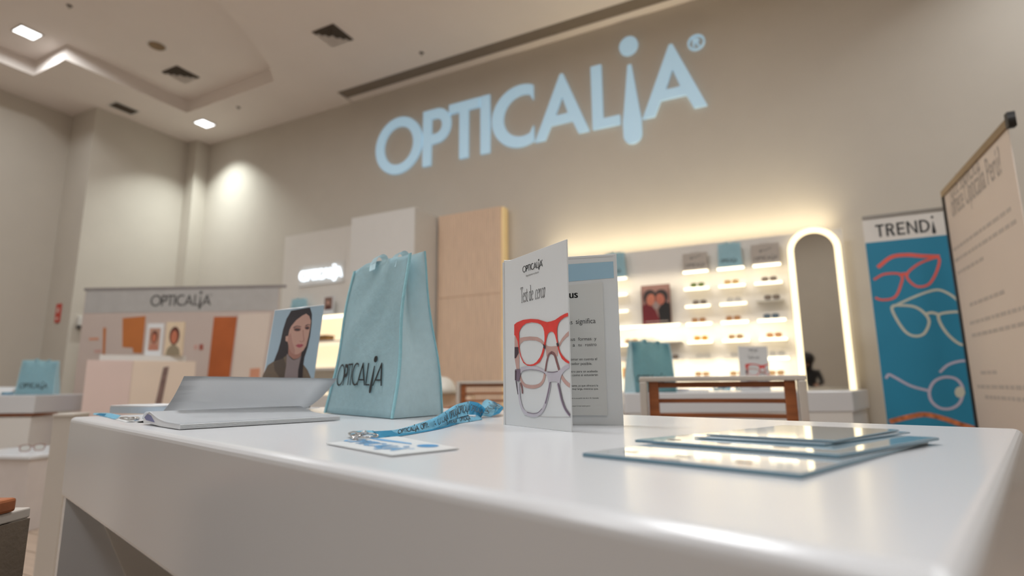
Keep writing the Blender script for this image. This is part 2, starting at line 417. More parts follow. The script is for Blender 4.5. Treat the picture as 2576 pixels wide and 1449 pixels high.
lo = bpy.data.objects.new('cove_beam', l2_); COL.objects.link(lo); lo.location = (-0.90, YP + 0.035, 2.105); lo.rotation_euler = (math.radians(176), 0, 0); kid(lo, du)
lo = bpy.data.objects.new('cove_glow', ld); COL.objects.link(lo); lo.location = (-0.90, YP + 0.045, 2.10); lo.rotation_euler = (math.radians(180), 0, 0); kid(lo, du)
COLS = {'A': (-0.83, -0.60), 'B': (-0.52, -0.285), 'C': (-0.212, 0.02), 'D': (-1.61, -1.378)}
ROWS = [1.865, 1.70, 1.532, 1.365, 1.195, 1.03, 0.865]
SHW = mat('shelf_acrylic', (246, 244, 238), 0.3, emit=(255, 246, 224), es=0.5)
def shelf(x0, x1, z, lit=True, dy=0.11):
    xc = 0.5 * (x0 + x1)
    s = box('shelf', SHW if lit else WHITEM, x0 - xc, x1 - xc, -dy, 0.0, -0.004, 0.0, None, 0.001)
    if lit:
        o = box('light_strip', LEDW, x0 - xc + 0.004, x1 - xc - 0.004, -dy - 0.002, -dy + 0.012, -0.027, -0.004, None, 0.003); o.parent = s
    s.parent = du; s.location = V((xc, YP, z)) - V(du.location)
    return s
UNLIT = {('C', 2)}
for c, (x0, x1) in COLS.items():
    for r, z in enumerate(ROWS):
        lit = (c, r) not in UNLIT and not (r > 3 and c != 'C' and r != 4)
        # lower shelves are glass shelves with a thin glow
        if r <= 4 or c == 'C' and r == 5: shelf(x0, x1, z, lit)
        else: shelf(x0, x1, z, False)
shelf(-1.30 - 0.17, -0.88, 1.365, True, 0.16)
shelf(-1.30 - 0.17, -0.88, 1.195, False, 0.12); shelf(-1.30 - 0.17, -0.88, 1.03, False, 0.12)
# wash lamps under the shelves
for z, e in ((1.84, 1.3), (1.34, 2.2), (1.0, 3.0), (0.84, 2.6)):
    ld = bpy.data.lights.new('shelf_wash', 'AREA'); ld.shape = 'RECTANGLE'; ld.size = 1.7; ld.size_y = 0.03; ld.energy = e; ld.color = (1.0, 0.88, 0.66)
    lo = bpy.data.objects.new('shelf_wash', ld); COL.objects.link(lo); lo.location = (-0.8, YP - 0.13, z); lo.rotation_euler = (math.radians(35), 0, 0); kid(lo, du)

# arched mirror with light strip
mr = empty('arched_mirror', (0.29, YP - .003, 0.72), 0, 'tall arched wall mirror edged with a warm light strip', 'mirror')
def archpts(r, zt, n=24): return [(-r, 0)] + [(r * math.cos(math.pi - math.pi * k / n), zt + r * math.sin(math.pi * k / n)) for k in range(n + 1)] + [(r, 0)]
RX = Matrix.Rotation(math.pi / 2, 4, 'X')
H0 = 2.11 - 0.72 - 0.156
o = shape('mirror_glass', [archpts(0.157, H0)], 0.012, MIRROR); o.parent = mr; o.matrix_local = Matrix.Translation((0, -0.028, 0)) @ RX
o = shape('mirror_backing', [archpts(0.20, H0)], 0.025, WHITEM); o.parent = mr; o.matrix_local = Matrix.Translation((0, 0, -0.01)) @ RX
a = archpts(0.208, H0, 32); b = archpts(0.159, H0, 32)
o = shape('light_strip', [a + b[::-1]], 0.022, LEDM); o.parent = mr; o.matrix_local = Matrix.Translation((0, -0.026, 0)) @ RX

# ------------------------------------------------------------------ wood panel, tall cabinet, left unit
wpn = empty('slatted_oak_panel', (-3.27, YP, 0), 0, 'tall pale oak slatted wall panel between cabinet and display', 'wall panel')
kid(box('backing_board', OAK, -3.715, -2.85, YP + 0.015, YP + 0.14, 0, 2.86), wpn)
for (z0, z1) in ((0.0, 1.83), (1.836, 2.86)):
    bm = bmesh.new(); n = 30
    for i in range(n):
        x = -3.712 + i * (0.862 / n); bmbox(bm, x, x + 0.0235, YP, YP + 0.018, z0, z1)
    kid(props(bm2('slats', bm, OAK), kind='stuff'), wpn)
kid(box('light_strip', mat('warm_edge_led', (240, 216, 166), 0.5, emit=(255, 214, 140), es=0.16), -2.85, -2.818, YP + 0.02, YP + 0.12, 0, 2.855), wpn)
cb = empty('tall_cabinet', (-4.22, 5.25, 0), 0, 'tall white cabinet left of the slatted oak panel', 'cabinet')
kid(box('cabinet_body', WHITEM, -4.70, -3.74, 5.07, YP + 0.14, 0, 2.86, bev=0.003), cb)
kid(box('door', WHITEM, -4.70, -3.74, 5.05, 5.068, 0.02, 2.858, bev=0.002), cb)
lu = empty('shelving_unit', (-5.53, YP, 0), 0, 'white wall unit with lit niches below a glowing sign', 'shelving')
kid(box('back_panel', PANEL, -6.36, -4.71, YP, YP + 0.1, 0, 2.94), lu)
LU = mat('niche_glow', (255, 244, 222), 0.6, emit=(255, 232, 194), es=0.75)
for (z0, z1) in ((1.40, 1.69), (1.05, 1.35)):
    kid(box('lit_niche_back', LU, -6.2, -4.80, YP - 0.006, YP - 0.001, z0, z1), lu)
for z in (1.715, 1.375, 1.03):
    kid(box('shelf', WHITEM, -6.25, -4.76, YP - 0.28, YP, z - 0.022, z), lu)
kid(box('light_strip', LEDW, -6.2, -4.80, YP - 0.285, YP - 0.26, 1.655, 1.69), lu)
kid(box('light_strip', LU, -6.2, -4.80, YP - 0.285, YP - 0.26, 1.31, 1.35), lu)
kid(box('base_cabinet', WHITEM, -6.25, -4.76, YP - 0.3, YP, 0, 0.70), lu)
kid(box('light_strip', LU, -6.2, -4.80, YP - 0.304, YP - 0.29, 0.70, 0.735), lu)
bx = empty('display_box', (-5.42, YP - 0.16, 1.3765), 0, 'flat brown box on the lit shelf left of the big bag', 'box')
box('box_body', mat('brown_card', (150, 112, 66), 0.7), -0.17, 0.17, -0.07, 0.07, 0, 0.055, bx); box('lid', mat('brown_card_lid', (128, 92, 52), 0.7), -0.174, 0.174, -0.074, 0.074, 0.055, 0.075, bx)
ns = empty('glowing_sign', (-5.63, YP - .003, 2.29), 0, 'small glowing white OPTICALIA sign on the left wall unit', 'sign')
NE = mat('white_neon', (255, 255, 255), 0.5, emit=(226, 242, 255), es=1.7)
a, b = ony(755, 711, YP - 0.02), ony(861, 697, YP - 0.02)
MM = frame(V((0, YP - 0.016, 0)), V((1, 0, 0)), V((0, 0, 1)))
wordmark(wm_at(MM, (a.x, 2.245), (b.x, 2.245)), NE, ns, w=0.085, h=0.0, depth=0.03, name='neon_letters', ring=False)
box('sign_backplate', WHITEM, -0.40, 0.42, -0.012, 0.0, -0.12, 0.17, ns)

# ------------------------------------------------------------------ printed portraits and posters
SKIN = mat('printed_skin', (206, 160, 142), 0.5, var=0.04); SKIN2 = mat('printed_skin_shade', (176, 124, 108), 0.5)
HAIR = mat('printed_dark_hair', (52, 42, 42), 0.5, var=0.15, scale=20)
def mini_portrait(M, W, H, parent, bg, hairc, clothc, skin=SKIN, h=0.002):
    """head and shoulders print in the rectangle 0..W, 0..H of plane M"""
    sub(M, 'print_ground', [[(0, 0), (W, 0), (W, H), (0, H)]], bg, parent, h, 0.001)
    sub(M, 'print_hair', [ell(W * .5, H * .60, W * .30, H * .28)], hairc, parent, h + .0015, 0.001)
    sub(M, 'print_clothes', [[(W * .08, 0), (W * .15, H * .2), (W * .38, H * .32), (W * .62, H * .32), (W * .85, H * .2), (W * .92, 0)]], clothc, parent, h + .003, 0.001)
    sub(M, 'print_face', [ell(W * .5, H * .56, W * .19, H * .2)], skin, parent, h + .0045, 0.001)

# poster of two faces on the long shelf
po = empty('poster', (-1.11, YP - 0.05, 1.368), 0, 'dark red poster of two close faces on the long lit shelf', 'poster')
box('poster_board', mat('poster_board', (120, 80, 66), 0.5), -0.14, 0.14, -0.008, 0.008, 0, 0.395, po)
PM = frame(V((-1.11 - 0.14, YP - 0.06, 1.368)), V((1, 0, 0)), V((0, 0, 1)))
W_, H_ = 0.28, 0.395
sub(PM, 'print_ground', [[(.006, .006), (W_ - .006, .006), (W_ - .006, H_ - .006), (.006, H_ - .006)]], mat('poster_ground', (150, 112, 104), 0.5), po, .0005)
for lp, m_ in (([[(.006, .02), (.006, .19), (.05, .22), (.12, .17), (.17, .05), (.17, .006), (.006, .006)]], mat('poster_red', (112, 26, 34), .5)),
               ([[(.274, .006), (.274, .20), (.22, .23), (.16, .15), (.17, .006)]], mat('poster_black', (30, 26, 26), .5)),
               ([ell(.085, .275, .065, .075)], HAIR), ([ell(.195, .275, .065, .07)], HAIR),
               ([ell(.092, .25, .042, .058, a=-.2)], mat('poster_skin_warm', (196, 120, 96), .5)), ([ell(.185, .25, .042, .055, a=.2)], mat('poster_skin_warm_two', (184, 108, 88), .5)),
               ([ell(.14, .19, .03, .04)], mat('poster_grey', (160, 140, 134), .5))):
    sub(PM, 'print_patch', lp, m_, po, .0012 + .0006 * random.random() + (.001 if 'skin' in m_.name or 'grey' in m_.name else 0))
sub(PM, 'print_caption', [[(.03, .03), (.25, .03), (.25, .036), (.03, .036)]], mat('poster_caption', (210, 190, 180), .5), po, .004)
# small poster above the left niches
p2 = empty('poster', (-5.36, YP - 0.1, 1.717), 0, 'small dark portrait card standing above the left lit niches', 'poster')
box('poster_board', PAPER, -0.085, 0.085, -0.006, 0.006, 0, 0.26, p2)
mini_portrait(frame(V((-5.36 - .07, YP - 0.107, 1.80)), V((1, 0, 0)), V((0, 0, 1))), .14, .165, p2, mat('card_ground', (150, 120, 108), .5), HAIR, mat('card_cloth', (90, 50, 46), .5), h=.001)

# ------------------------------------------------------------------ shopping bags
def make_bag(label, group, W=0.33, Dp=0.143, Hh=0.33, body=BLUEBAG, seam=BLUESEAM, ink=INK, logo_w=0.06, lean=1.0):
    """local: base corner at origin, x along the front, y to the back; pinched towards the top"""
    t = empty('gift_bag', (0, 0, 0), 0, label, 'bag', group)
    def T(u, v, s):  # u 0..1 across, v 0..1 up, s 0 front 1 back
        f_ = W / .332
        y = (0.1375 * f_ * s) * (1 - v) + ((0.022 if lean else .05) + 0.021 * s) * f_ * v
        if lean: x = (u * W - 0.042 * f_ * s) * (1 - v) + (0.0845 + 0.2635 * u + 0.015 * s) * f_ * v
        else: x = u * W * (1 - v) + (0.012 + 0.308 * u) * f_ * v
        # slack cloth
        wv = 0.006 * math.sin(7 * u + 5 * v + 3 * s) * math.sin(math.pi * v) + 0.004 * math.sin(13 * (u - v) + 2) * math.sin(math.pi * u) * v
        return V((x + 0.003 * W * math.sin(9 * v), y + (wv if s == 0 else -wv) * W / .33, v * Hh + 0.006 * math.sin(5 * u + s) * v * W / .33))
    nu, nv = 20, 24
    for s, nm in ((0, 'front_panel'), (1, 'back_panel')):
        bm = bmesh.new(); g = [[bm.verts.new(T(i / nu, j / nv, s)) for i in range(nu + 1)] for j in range(nv + 1)]
        for j in range(nv):
            for i in range(nu): bm.faces.new((g[j][i], g[j][i + 1], g[j + 1][i + 1], g[j + 1][i]))
        bmesh.ops.solidify(bm, geom=bm.faces[:], thickness=0.0012 * (1 if s else -1))
        bm2(nm, bm, body, t, smooth=True)
    for u in (0, 1):
        bm = bmesh.new(); ns_ = 8
        g = []
        for j in range(nv + 1):
            v = j / nv; a = T(u, v, 0); b = T(u, v, 1)
            fold = 0.055 * (v ** 1.5) * W / .33 * (-1 if u else 1)
            g.append([bm.verts.new(a.lerp(b, k / ns_) + V((fold * (1 - abs(2 * k / ns_ - 1)), 0, 0))) for k in range(ns_ + 1)])
        for j in range(nv):
            for k in range(ns_): bm.faces.new((g[j][k], g[j][k + 1], g[j + 1][k + 1], g[j + 1][k]))
        bm2('side_gusset', bm, body, t, smooth=True)
    prism('base', body, [(0.002, .002), (W - .002, .002), (W - .044, .135), (-.040, .135)] if lean else [(0.002, .002), (W - .002, .002), (W - .002, .135), (.002, .135)], 0.0, 0.004, t)
    # stitched edges
    for u in (0, 1):
        for s in (0, 1):
            bm = bmesh.new(); e = 0.004 * W / .33; prev = None
            for j in range(nv + 1):
                p = T(u, j / nv, s); sx = 1 if u else -1
                q = [bm.verts.new(p + V((sx * e * .9, (-e if s == 0 else e) * .6, 0))), bm.verts.new(p + V((-sx * e * 1.3, (-e if s == 0 else e) * .55, 0))),
                     bm.verts.new(p + V((-sx * e * 1.3, 0, 0))), bm.verts.new(p + V((sx * e * .9, 0, 0)))]
                if prev:
                    for k in range(4): bm.faces.new((prev[k], prev[(k + 1) % 4], q[(k + 1) % 4], q[k]))
                prev = q
            bm2('seam', bm, seam, t, smooth=True)
    # handles folded over the mouth
    for u in (0.36, 0.70):
        bm = bmesh.new(); prev = None; c = T(u, 1, 0.5); hw = 0.014 * W / .33
        for k in range(13):
            a = math.pi * k / 12
            p = c + V((0.010 * math.sin(a) * W / .33, -0.016 * math.cos(a) * W / .33, (-0.02 + 0.034 * math.sin(a) ** .7) * W / .33))
            q = [bm.verts.new(p + V((-hw, 0, 0))), bm.verts.new(p + V((hw, 0, 0.001)))]
            if prev: bm.faces.new((prev[0], prev[1], q[1], q[0]))
            prev = q
        bmesh.ops.solidify(bm, geom=bm.faces[:], thickness=0.0015)
        bm2('handle', bm, body, t, smooth=True)
    # word mark low on the front, following the cloth
    if ink:
        G = glyphs(logo_w); o = join_loops('printed_wordmark', list(G.values()), 0.001, ink)
        bm = bmesh.new(); bm.from_mesh(o.data)
        bmesh.ops.subdivide_edges(bm, edges=[e for e in bm.edges if e.calc_length() > .3], cuts=3)
        sc = (0.70 * W) / 4.33
        for v in bm.verts:
            up = v.co.z > .0005
            uu = (0.075 * W + (v.co.x + .765) * sc * 1.06) / W; vv = (0.19 * Hh + v.co.y * sc * 1.12) / Hh
            p = T(uu, vv, 0); v.co = V((p.x, p.y - (0.0034 if up else 0.0026) * W / .33, p.z))
        bm.to_mesh(o.data); bm.free(); o.parent = t
    return t
bagA = onz(818, 1040, .75); bagB = onz(987, 1055, .75)
bag = make_bag('large pale blue OPTICALIA bag standing on the near white desk', 'pale blue bags', 0.332, .143, .33)
bag.location = (bagA.x, bagA.y, 0.7515); bag.rotation_euler.z = math.atan2(bagB.y - bagA.y, bagB.x - bagA.x)

BLUE2 = mat('pale_blue_thin_nonwoven', (214, 238, 244), 0.75, var=0.03, scale=60, bump=0.1); translucent(BLUE2, 0.45)
bag2 = []
def put_bag(label, loc, rz, s=1.0):
    if not bag2: bag2.append(make_bag(label, 'pale blue bags', 0.332, .143, .33, body=BLUE2, seam=BLUE2, logo_w=.10, lean=0)); b = bag2[0]
    else: b = copy_tree(bag2[0])
    b['label'] = label; b.location = loc; b.rotation_euler.z = rz; b.scale = (s, s, s); return b

# ------------------------------------------------------------------ near desk
T0 = V((-1.468, 0.706, 0)); TA = math.radians(-17.05)
desk = empty('desk', T0, TA, 'near white glossy desk with deep edge and panel leg', 'desk', 'white desks')
DL, DW = 1.585, 0.77
box('desktop', WHITE, 0, DL, 0, DW, 0.578, 0.75, desk, bev=0.010, seg=4)
def legpanel(name, x0, x1, prof, parent, m=WHITE):
    bm = bmesh.new(); a = [bm.verts.new((x0, p[0], p[1])) for p in prof]; b = [bm.verts.new((x1, p[0], p[1])) for p in prof]
    n = len(prof); bm.faces.new(a); bm.faces.new(b[::-1])
    for i in range(n): bm.faces.new((a[i], a[(i + 1) % n], b[(i + 1) % n], b[i]))
    return bm2(name, bm, m, parent)
legpanel('leg_panel', 0.004, 0.03, [(0.006, 0), (DW - 0.006, 0), (DW - 0.006, 0.578), (0.006, 0.578)], desk)
legpanel('leg_panel', DL - 0.03, DL - 0.004, [(0.006, 0), (DW - 0.006, 0), (DW - 0.006, 0.578), (0.006, 0.578)], desk)
legpanel('brace', 0.03, 0.05, [(0.05, 0.577), (0.30, 0), (DW - 0.02, 0), (DW - 0.02, 0.577)], desk, WHITEM)
box('modesty_panel', WHITEM, 0.03, DL - 0.03, 0.62, 0.638, 0.08, 0.578, desk)

# ------------------------------------------------------------------ standing folded booklet
BL, BM_, BR = onz(1270, 1068, .75), onz(1438, 1087, .75), onz(1569, 1070, .75)
HB = 0.268
bk = empty('booklet', (BL.x, BL.y, .75), 0, 'white folded booklet standing open, red glasses on its cover, on the near desk', 'booklet', 'standing white booklets')
MCv = frame(V((BL.x, BL.y, .75)), BM_ - BL, V((0, 0, 1)))      # cover seen from its printed side
MIn = frame(V((BL.x, BL.y, .75)), BR - BL, V((0, 0, 1)))       # inner face of the back
CW = (BM_ - BL).length; IW = (BR - BL).length
def board(name, W, Hh, M, parent, th=0.0022, m=CARD):
    bm = bmesh.new(); bmbox(bm, 0, W, 0, Hh, -th, 0, 0.0004, 1); o = bm2(name, bm, m); return wp(o, parent, M)
cov = board('cover', CW, HB, MCv, bk); bcv = board('back_cover', IW, HB + .004, MIn, bk)
box('spine', CARD, -0.0016, 0.0016, -0.0016, 0.0016, 0, HB, bk)
c4 = lambda p: (1260 + p[0] / 5.573, 640 + p[1] / 5.573)
c5 = lambda p: (1260 + p[0] / 5.175, 820 + p[1] / 5.175)
def P4(M, pts): return [pxp(M, *c4(p)) for p in pts]
def P5(M, pts): return [pxp(M, *c5(p)) for p in pts]
def clipu(lp, W): return [(min(p[0], W), p[1]) for p in lp]
RED = mat('printed_red', (226, 66, 60), .35, var=.08, scale=40); BEIGE = mat('printed_rose_beige', (196, 160, 152), .4, var=.06, scale=40)
BRN = mat('printed_brown', (134, 92, 92), .4, var=.1, scale=60); LAV = mat('printed_pale_lavender', (196, 192, 202), .4, var=.05, scale=40)
PLUM = mat('printed_plum_grey', (120, 104, 120), .4, var=.1, scale=40); DK = mat('printed_dark_plum', (70, 54, 64), .4)
def pr(name, loops, m, h): return sub(MCv, name, [clipu(l, CW) for l in loops], m, cov, h)
redo = P4(MCv, [(195, 985), (230, 955), (320, 918), (430, 905), (530, 912), (600, 935), (655, 950), (710, 940), (770, 918), (840, 868), (900, 835), (962, 815), (962, 865), (900, 885), (850, 920), (815, 965), (797, 1030), (795, 1100), (800, 1180), (818, 1300)]) \
    + P5(MCv, [(780, 340), (810, 385), (850, 430), (903, 463), (903, 492), (850, 470), (800, 425), (765, 350), (745, 270), (730, 190), (710, 115), (690, 82), (662, 72), (640, 82), (615, 110), (600, 170), (585, 250), (570, 330), (550, 400), (510, 475), (450, 512), (400, 522), (350, 515), (300, 480), (262, 400), (240, 300), (225, 200)]) + P4(MCv, [(215, 1150), (195, 1130)])
redh = P4(MCv, [(262, 1100), (275, 1060), (310, 1005), (360, 968), (440, 952), (520, 962), (570, 985), (600, 1025), (615, 1080), (620, 1160)]) + P5(MCv, [(575, 200), (560, 270), (540, 350), (515, 410), (470, 470), (430, 496), (385, 505), (340, 498), (305, 465), (272, 400), (252, 320), (243, 240)])
pr('print_beige_frame', [P5(MCv, [(237, 160), (300, 145), (380, 138), (480, 145), (530, 175), (575, 225), (610, 262), (660, 268), (720, 262), (760, 230), (800, 160), (850, 100), (903, 65), (903, 125), (850, 155), (800, 210), (770, 270), (745, 300), (738, 400), (715, 380), (690, 340), (665, 325), (635, 345), (615, 390), (598, 400), (590, 310), (560, 260), (520, 215), (460, 190), (380, 185), (300, 195), (260, 230), (240, 290)])], BEIGE, .0003)
def rib(pts, wd, conv, n=5, cyc=False):
    """stroke given in crop pixels, turned into the cover plane"""
    P = conv(MCv, pts); k = abs(conv(MCv, [(500, 500)])[0][0] - conv(MCv, [(600, 500)])[0][0]) / 100
    return ribbon(P, wd * k, n, cyc)
pr('print_beige_temple', [P5(MCv, [(182, 130), (200, 140), (215, 170), (240, 175), (243, 560), (205, 560), (182, 420)])], BEIGE, .0003)
pr('print_beige_rim', rib([(578, 620), (560, 700), (520, 760), (460, 788), (390, 792), (320, 775), (280, 730), (255, 660), (240, 600)], 26, P5), BEIGE, .0005)
pr('print_beige_rim', rib([(785, 640), (820, 700), (865, 750), (905, 778)], 28, P5), BEIGE, .0005)
pr('print_brown_pad', rib([(662, 345), (628, 375), (605, 450), (590, 540), (577, 625)], 17, P5), BRN, .0006)
pr('print_brown_pad', rib([(662, 345), (703, 375), (733, 470), (760, 560), (788, 645)], 22, P5), BRN, .0006)
pr('print_hinge', [P5(MCv, [(184, 275), (232, 275), (236, 350), (200, 420), (184, 420)])], DK, .0007)
pr('print_red_frame', [redo, redh], RED, .0009)
pr('print_red_edge', rib([(205, 140), (300, 60 - 60), (400, -65 + 60), (480, 0)], 3, P5), RED, .0002) if False else None
pr('print_lavender_frame', [P5(MCv, [(262, 540), (330, 525), (400, 522), (480, 530), (540, 555), (580, 590), (620, 598), (690, 600), (750, 588), (790, 560), (840, 520), (903, 495), (905, 545), (860, 565), (815, 610), (795, 650), (780, 700), (775, 765), (755, 750), (735, 725), (700, 722), (655, 725), (630, 758), (622, 700), (610, 650), (580, 615), (520, 585), (440, 570), (350, 570), (290, 590), (265, 620)])], LAV, .0011)
pr('print_lavender_rim', rib([(645, 740), (635, 820), (610, 930), (585, 1020), (550, 1095), (500, 1145), (430, 1160), (350, 1142), (300, 1100), (270, 1030), (255, 960), (245, 880), (238, 740)], 27, P5), LAV, .0012)
pr('print_plum_stem', rib([(650, 735), (636, 820), (612, 930), (590, 1010)], 11, P5), PLUM, .0014)
pr('print_plum_stem', rib([(755, 745), (775, 830), (802, 950), (840, 1060), (880, 1125), (912, 1165)], 17, P5), PLUM, .0014)
pr('print_lavender_rim', rib([(742, 760), (766, 850), (790, 960), (826, 1060), (866, 1130), (905, 1172)], 12, P5), LAV, .0013)
pr('print_plum_line', rib([(615, 598), (690, 602), (752, 590)], 5, P5), PLUM, .0014)
pr('print_plum_line', rib([(350, 1124), (430, 1140), (495, 1126), (545, 1075)], 4, P5), PLUM, .0014)
pr('print_plum_line', rib([(290, 590), (350, 572), (440, 570), (520, 585), (580, 615)], 3, P5), PLUM, .0014)
pr('print_hinge', [P5(MCv, [(195, 565), (262, 560), (266, 640), (245, 722), (195, 710)])], PLUM, .0014)
pr('print_hinge', [P5(MCv, [(195, 580), (215, 580), (212, 705), (195, 705)])], DK, .0016)
pr('print_temple_tip', rib([(205, 715), (218, 800), (232, 890)], 11, P5), DK, .0012)
pr('print_temple_tip', rib([(262, 740), (280, 800), (288, 880)], 17, P5), BRN, .0010)
pr('print_crossing', [P5(MCv, [(560, 232), (592, 262), (585, 300), (568, 290)])], DK, .0016)
pr('print_crossing', [P5(MCv, [(733, 230), (752, 215), (768, 250), (748, 272)])], DK, .0016)
pr('print_floor_shade', rib([(310, 1163), (500, 1178), (700, 1185), (912, 1190)], 5, P5), mat('printed_pale_grey', (200, 200, 200), .4), .0003)
a, b = pxp(MCv, *c4((308, 258))), pxp(MCv, *c4((588, 174)))
wordmark(wm_at(MCv, a, (b[0], a[1])), INK, cov, w=0.075, h=.0004)
a, b = pxp(MCv, *c4((355, 315))), pxp(MCv, *c4((535, 268)))
text_on(MCv, 'Impulsamos tu futuro', a, (b[0], a[1]), INKG, cov, yscale=1.2)
# serif line "Test de cerca" drawn with a broad nib
def nibword():
    W = []; x = 0
    def st(*s): 
        for q in s: W.append(ribbon([(x + a, b_) for a, b_ in q], .03, 5, nib=(.015, .046)))
    def serif(a, b_, w_=.14): W.append([[(x + a - w_ / 2, b_), (x + a + w_ / 2, b_), (x + a + w_ / 2, b_ + .022), (x + a - w_ / 2, b_ + .022)]])
    # T
    st([(.22, 1.0), (.22, .5), (.22, 0)]); W.append([[(x + 0, .975), (x + .44, .975), (x + .44, 1.0), (x, 1.0)]]); serif(.22, 0, .2)
    W.append([[(x, .86), (x + .02, .86), (x + .03, 1), (x, 1)]]); W.append([[(x + .44, .86), (x + .42, .86), (x + .41, 1), (x + .44, 1)]])
    def e(sl=0):
        st([(.03 + .34 * sl * 0, .36), (.18, .38), (.30, .40), (.29, .55), (.19, .62), (.08, .5), (.05, .3), (.10, .08), (.2, .0), (.32, .1)])
    x = .40; e()
    x = .76; st([(.26, .5), (.2, .6), (.11, .6), (.07, .5), (.12, .38), (.22, .27), (.25, .13), (.17, .01), (.06, .03), (.03, .14)])
    x = 1.04; st([(.12, .82), (.12, .5), (.12, .12), (.18, .0), (.28, .06)]); W.append([[(x + .0, .58), (x + .26, .58), (x + .26, .605), (x, .605)]])
    x = 1.5
    st([(.28, .5), (.2, .61), (.1, .55), (.05, .32), (.09, .08), (.18, .0), (.28, .12)], [(.32, 1.0), (.32, .5), (.33, .06), (.40, .0)]); serif(.28, .98, .1)
    x = 1.93; e()
    x = 2.55; n0 = len(W)
    st([(.30, .5), (.2, .61), (.1, .53), (.05, .3), (.09, .08), (.18, .0), (.3, .1)])
    x = 2.9; e()
    x = 3.25; st([(.08, .6), (.09, .3), (.08, 0)], [(.09, .38), (.18, .58), (.27, .6)])
    x = 3.55; st([(.30, .5), (.2, .61), (.1, .53), (.05, .3), (.09, .08), (.18, .0), (.3, .1)])
    x = 3.88; st([(.28, .45), (.2, .61), (.1, .55), (.04, .3), (.07, .06), (.16, .0), (.26, .18)], [(.30, .61), (.28, .3), (.28, .06), (.36, .02)])
    # slant the second half
    for i in range(n0, len(W)): W[i] = [[(q[0] + .22 * q[1], q[1]) for q in lp] for lp in W[i]]
    return W
a, b = pxp(MCv, *c4((282, 682))), pxp(MCv, *c4((628, 608)))
s_ = (b[0] - a[0]) / 4.35
gs = [[[(a[0] + q[0] * s_, a[1] + q[1] * s_ * 1.55) for q in lp] for lp in g] for g in nibword()]
o = join_loops('printed_title', gs, .0002, mat('title_ink', (84, 82, 82), .5)); wp(o, cov, lift(MCv, .0004))
# inner face
CBLUE = mat('printed_sky', (160, 196, 216), .35, var=.01)
sub(MIn, 'print_blue_band', [[pxp(MIn, 1400, 667), pxp(MIn, 1542.6, 657.9), pxp(MIn, 1544.4, 698.9), pxp(MIn, 1400, 711)]], CBLUE, bcv, .0003)
q = [pxp(MIn, 1400, 721), pxp(MIn, *c4((1425, 396))), pxp(MIn, *c5((1390, 1162))), pxp(MIn, 1400, 1044.5)]
sub(MIn, 'inner_card', [q], mat('inner_card_grey', (214, 215, 212), .4, var=.01), bcv, .0003, .0028)
IK = mat('text_ink', (60, 62, 62), .5)
def tx(s, pa, pb, ys=1.0, m=IK):
    a, b = pxp(MIn, *pa), pxp(MIn, *pb); text_on(MIn, s, a, (b[0], a[1] + (b[1] - a[1])), m, bcv, h=.0034, yscale=ys)
def bold(s, pa, pb, ys=1.0):
    for d in (0, .5, 1.0, 1.5): tx(s, (pa[0] + d, pa[1]), (pb[0] + d, pb[1]), ys)
bold('us', c4((962, 617)), c4((1076, 611)), 1.05)
tx('as', c4((950, 985)), c4((1008, 982)), 1.15); tx('significa', c4((1055, 978)), c4((1331, 966)), 1.15)
tx('sus', c4((962, 1216)), c4((1045, 1212))); tx('formas', c4((1088, 1212)), c4((1272, 1206))); tx('y', c4((1312, 1205)), c4((1342, 1204)))
tx('a', c4((1012, 1294)), c4((1040, 1293))); tx('tu', c4((1088, 1291)), c4((1135, 1289))); tx('rostro', c4((1185, 1289)), c4((1344, 1284)))
tx('tomar en cuenta el', c5((895, 452)), c5((1255, 445))); tx('cedor posible.', c5((912, 509)), c5((1190, 506)))
tx('ntro para un acabado', c5((905, 608)), c5((1262, 603))); tx('n como si estuvieran', c5((905, 655)), c5((1264, 650)))
tx('onante, ya que ofrecerá la', c5((898, 790)), c5((1268, 787))); tx('e muy larga, mientras que,', c5((905, 831)), c5((1270, 829)))
tx('en sí una perfe más de ti. En Opticalia', c5((925, 948)), c5((1275, 945))); tx('onseguir la mejor opción para ti.', c5((922, 1048)), c5((1168, 1046)))
sub(MIn, 'print_edge_line', [[pxp(MIn, 1400, 653), pxp(MIn, 1542, 645), pxp(MIn, 1542, 645.6), pxp(MIn, 1400, 653.6)]], mat('fold_line', (190, 192, 194), .4), bcv, .0003)

# ------------------------------------------------------------------ open magazine
mg = empty('magazine', (onz(452, 1082, .75).x, onz(452, 1082, .75).y, .75), 0, 'thick white magazine lying open with one page lifted, left of the big bag', 'magazine')
def wobj(name, bm, m, root, smooth=True):
    o = bm2(name, bm, m, None, smooth=smooth); return wp(o, root, Matrix.Identity(4))
b1, b2, b3 = onz(392, 1063, .75), onz(452, 1082, .75), onz(855, 1058, .75)
e1 = (b3 - b2); L1 = e1.length; e1.normalize(); e2 = (b1 - b2).normalized()
e2 = (e2 - e1 * e2.dot(e1)).normalized(); L2 = (b1 - b2).length
def sweep(prof, name, m, root, o0, length, closed=True, thick=None):
    """profile in (e2,z) swept along e1"""
    bm = bmesh.new()
    A = [bm.verts.new(o0 + e2 * p[0] + V((0, 0, p[1]))) for p in prof]; B = [bm.verts.new(o0 + e2 * p[0] + V((0, 0, p[1])) + e1 * length) for p in prof]
    n = len(prof)
    for i in range(n if closed else n - 1): bm.faces.new((A[i], A[(i + 1) % n], B[(i + 1) % n], B[i]))
    if closed: bm.faces.new(A[::-1]); bm.faces.new(B)
    if thick: bmesh.ops.solidify(bm, geom=bm.faces[:], thickness=thick)
    return wobj(name, bm, m, root, smooth=False)
th = .0085
blk = [(0, .001), (0, th), (.03, th), (.08, th + .001), (.12, th + .006), (.15, th + .012), (.175, th + .0135), (.193, th + .010), (.203, th + .002), (.206, th - .003), (.200, .002), (.17, .0035), (.10, .001)]
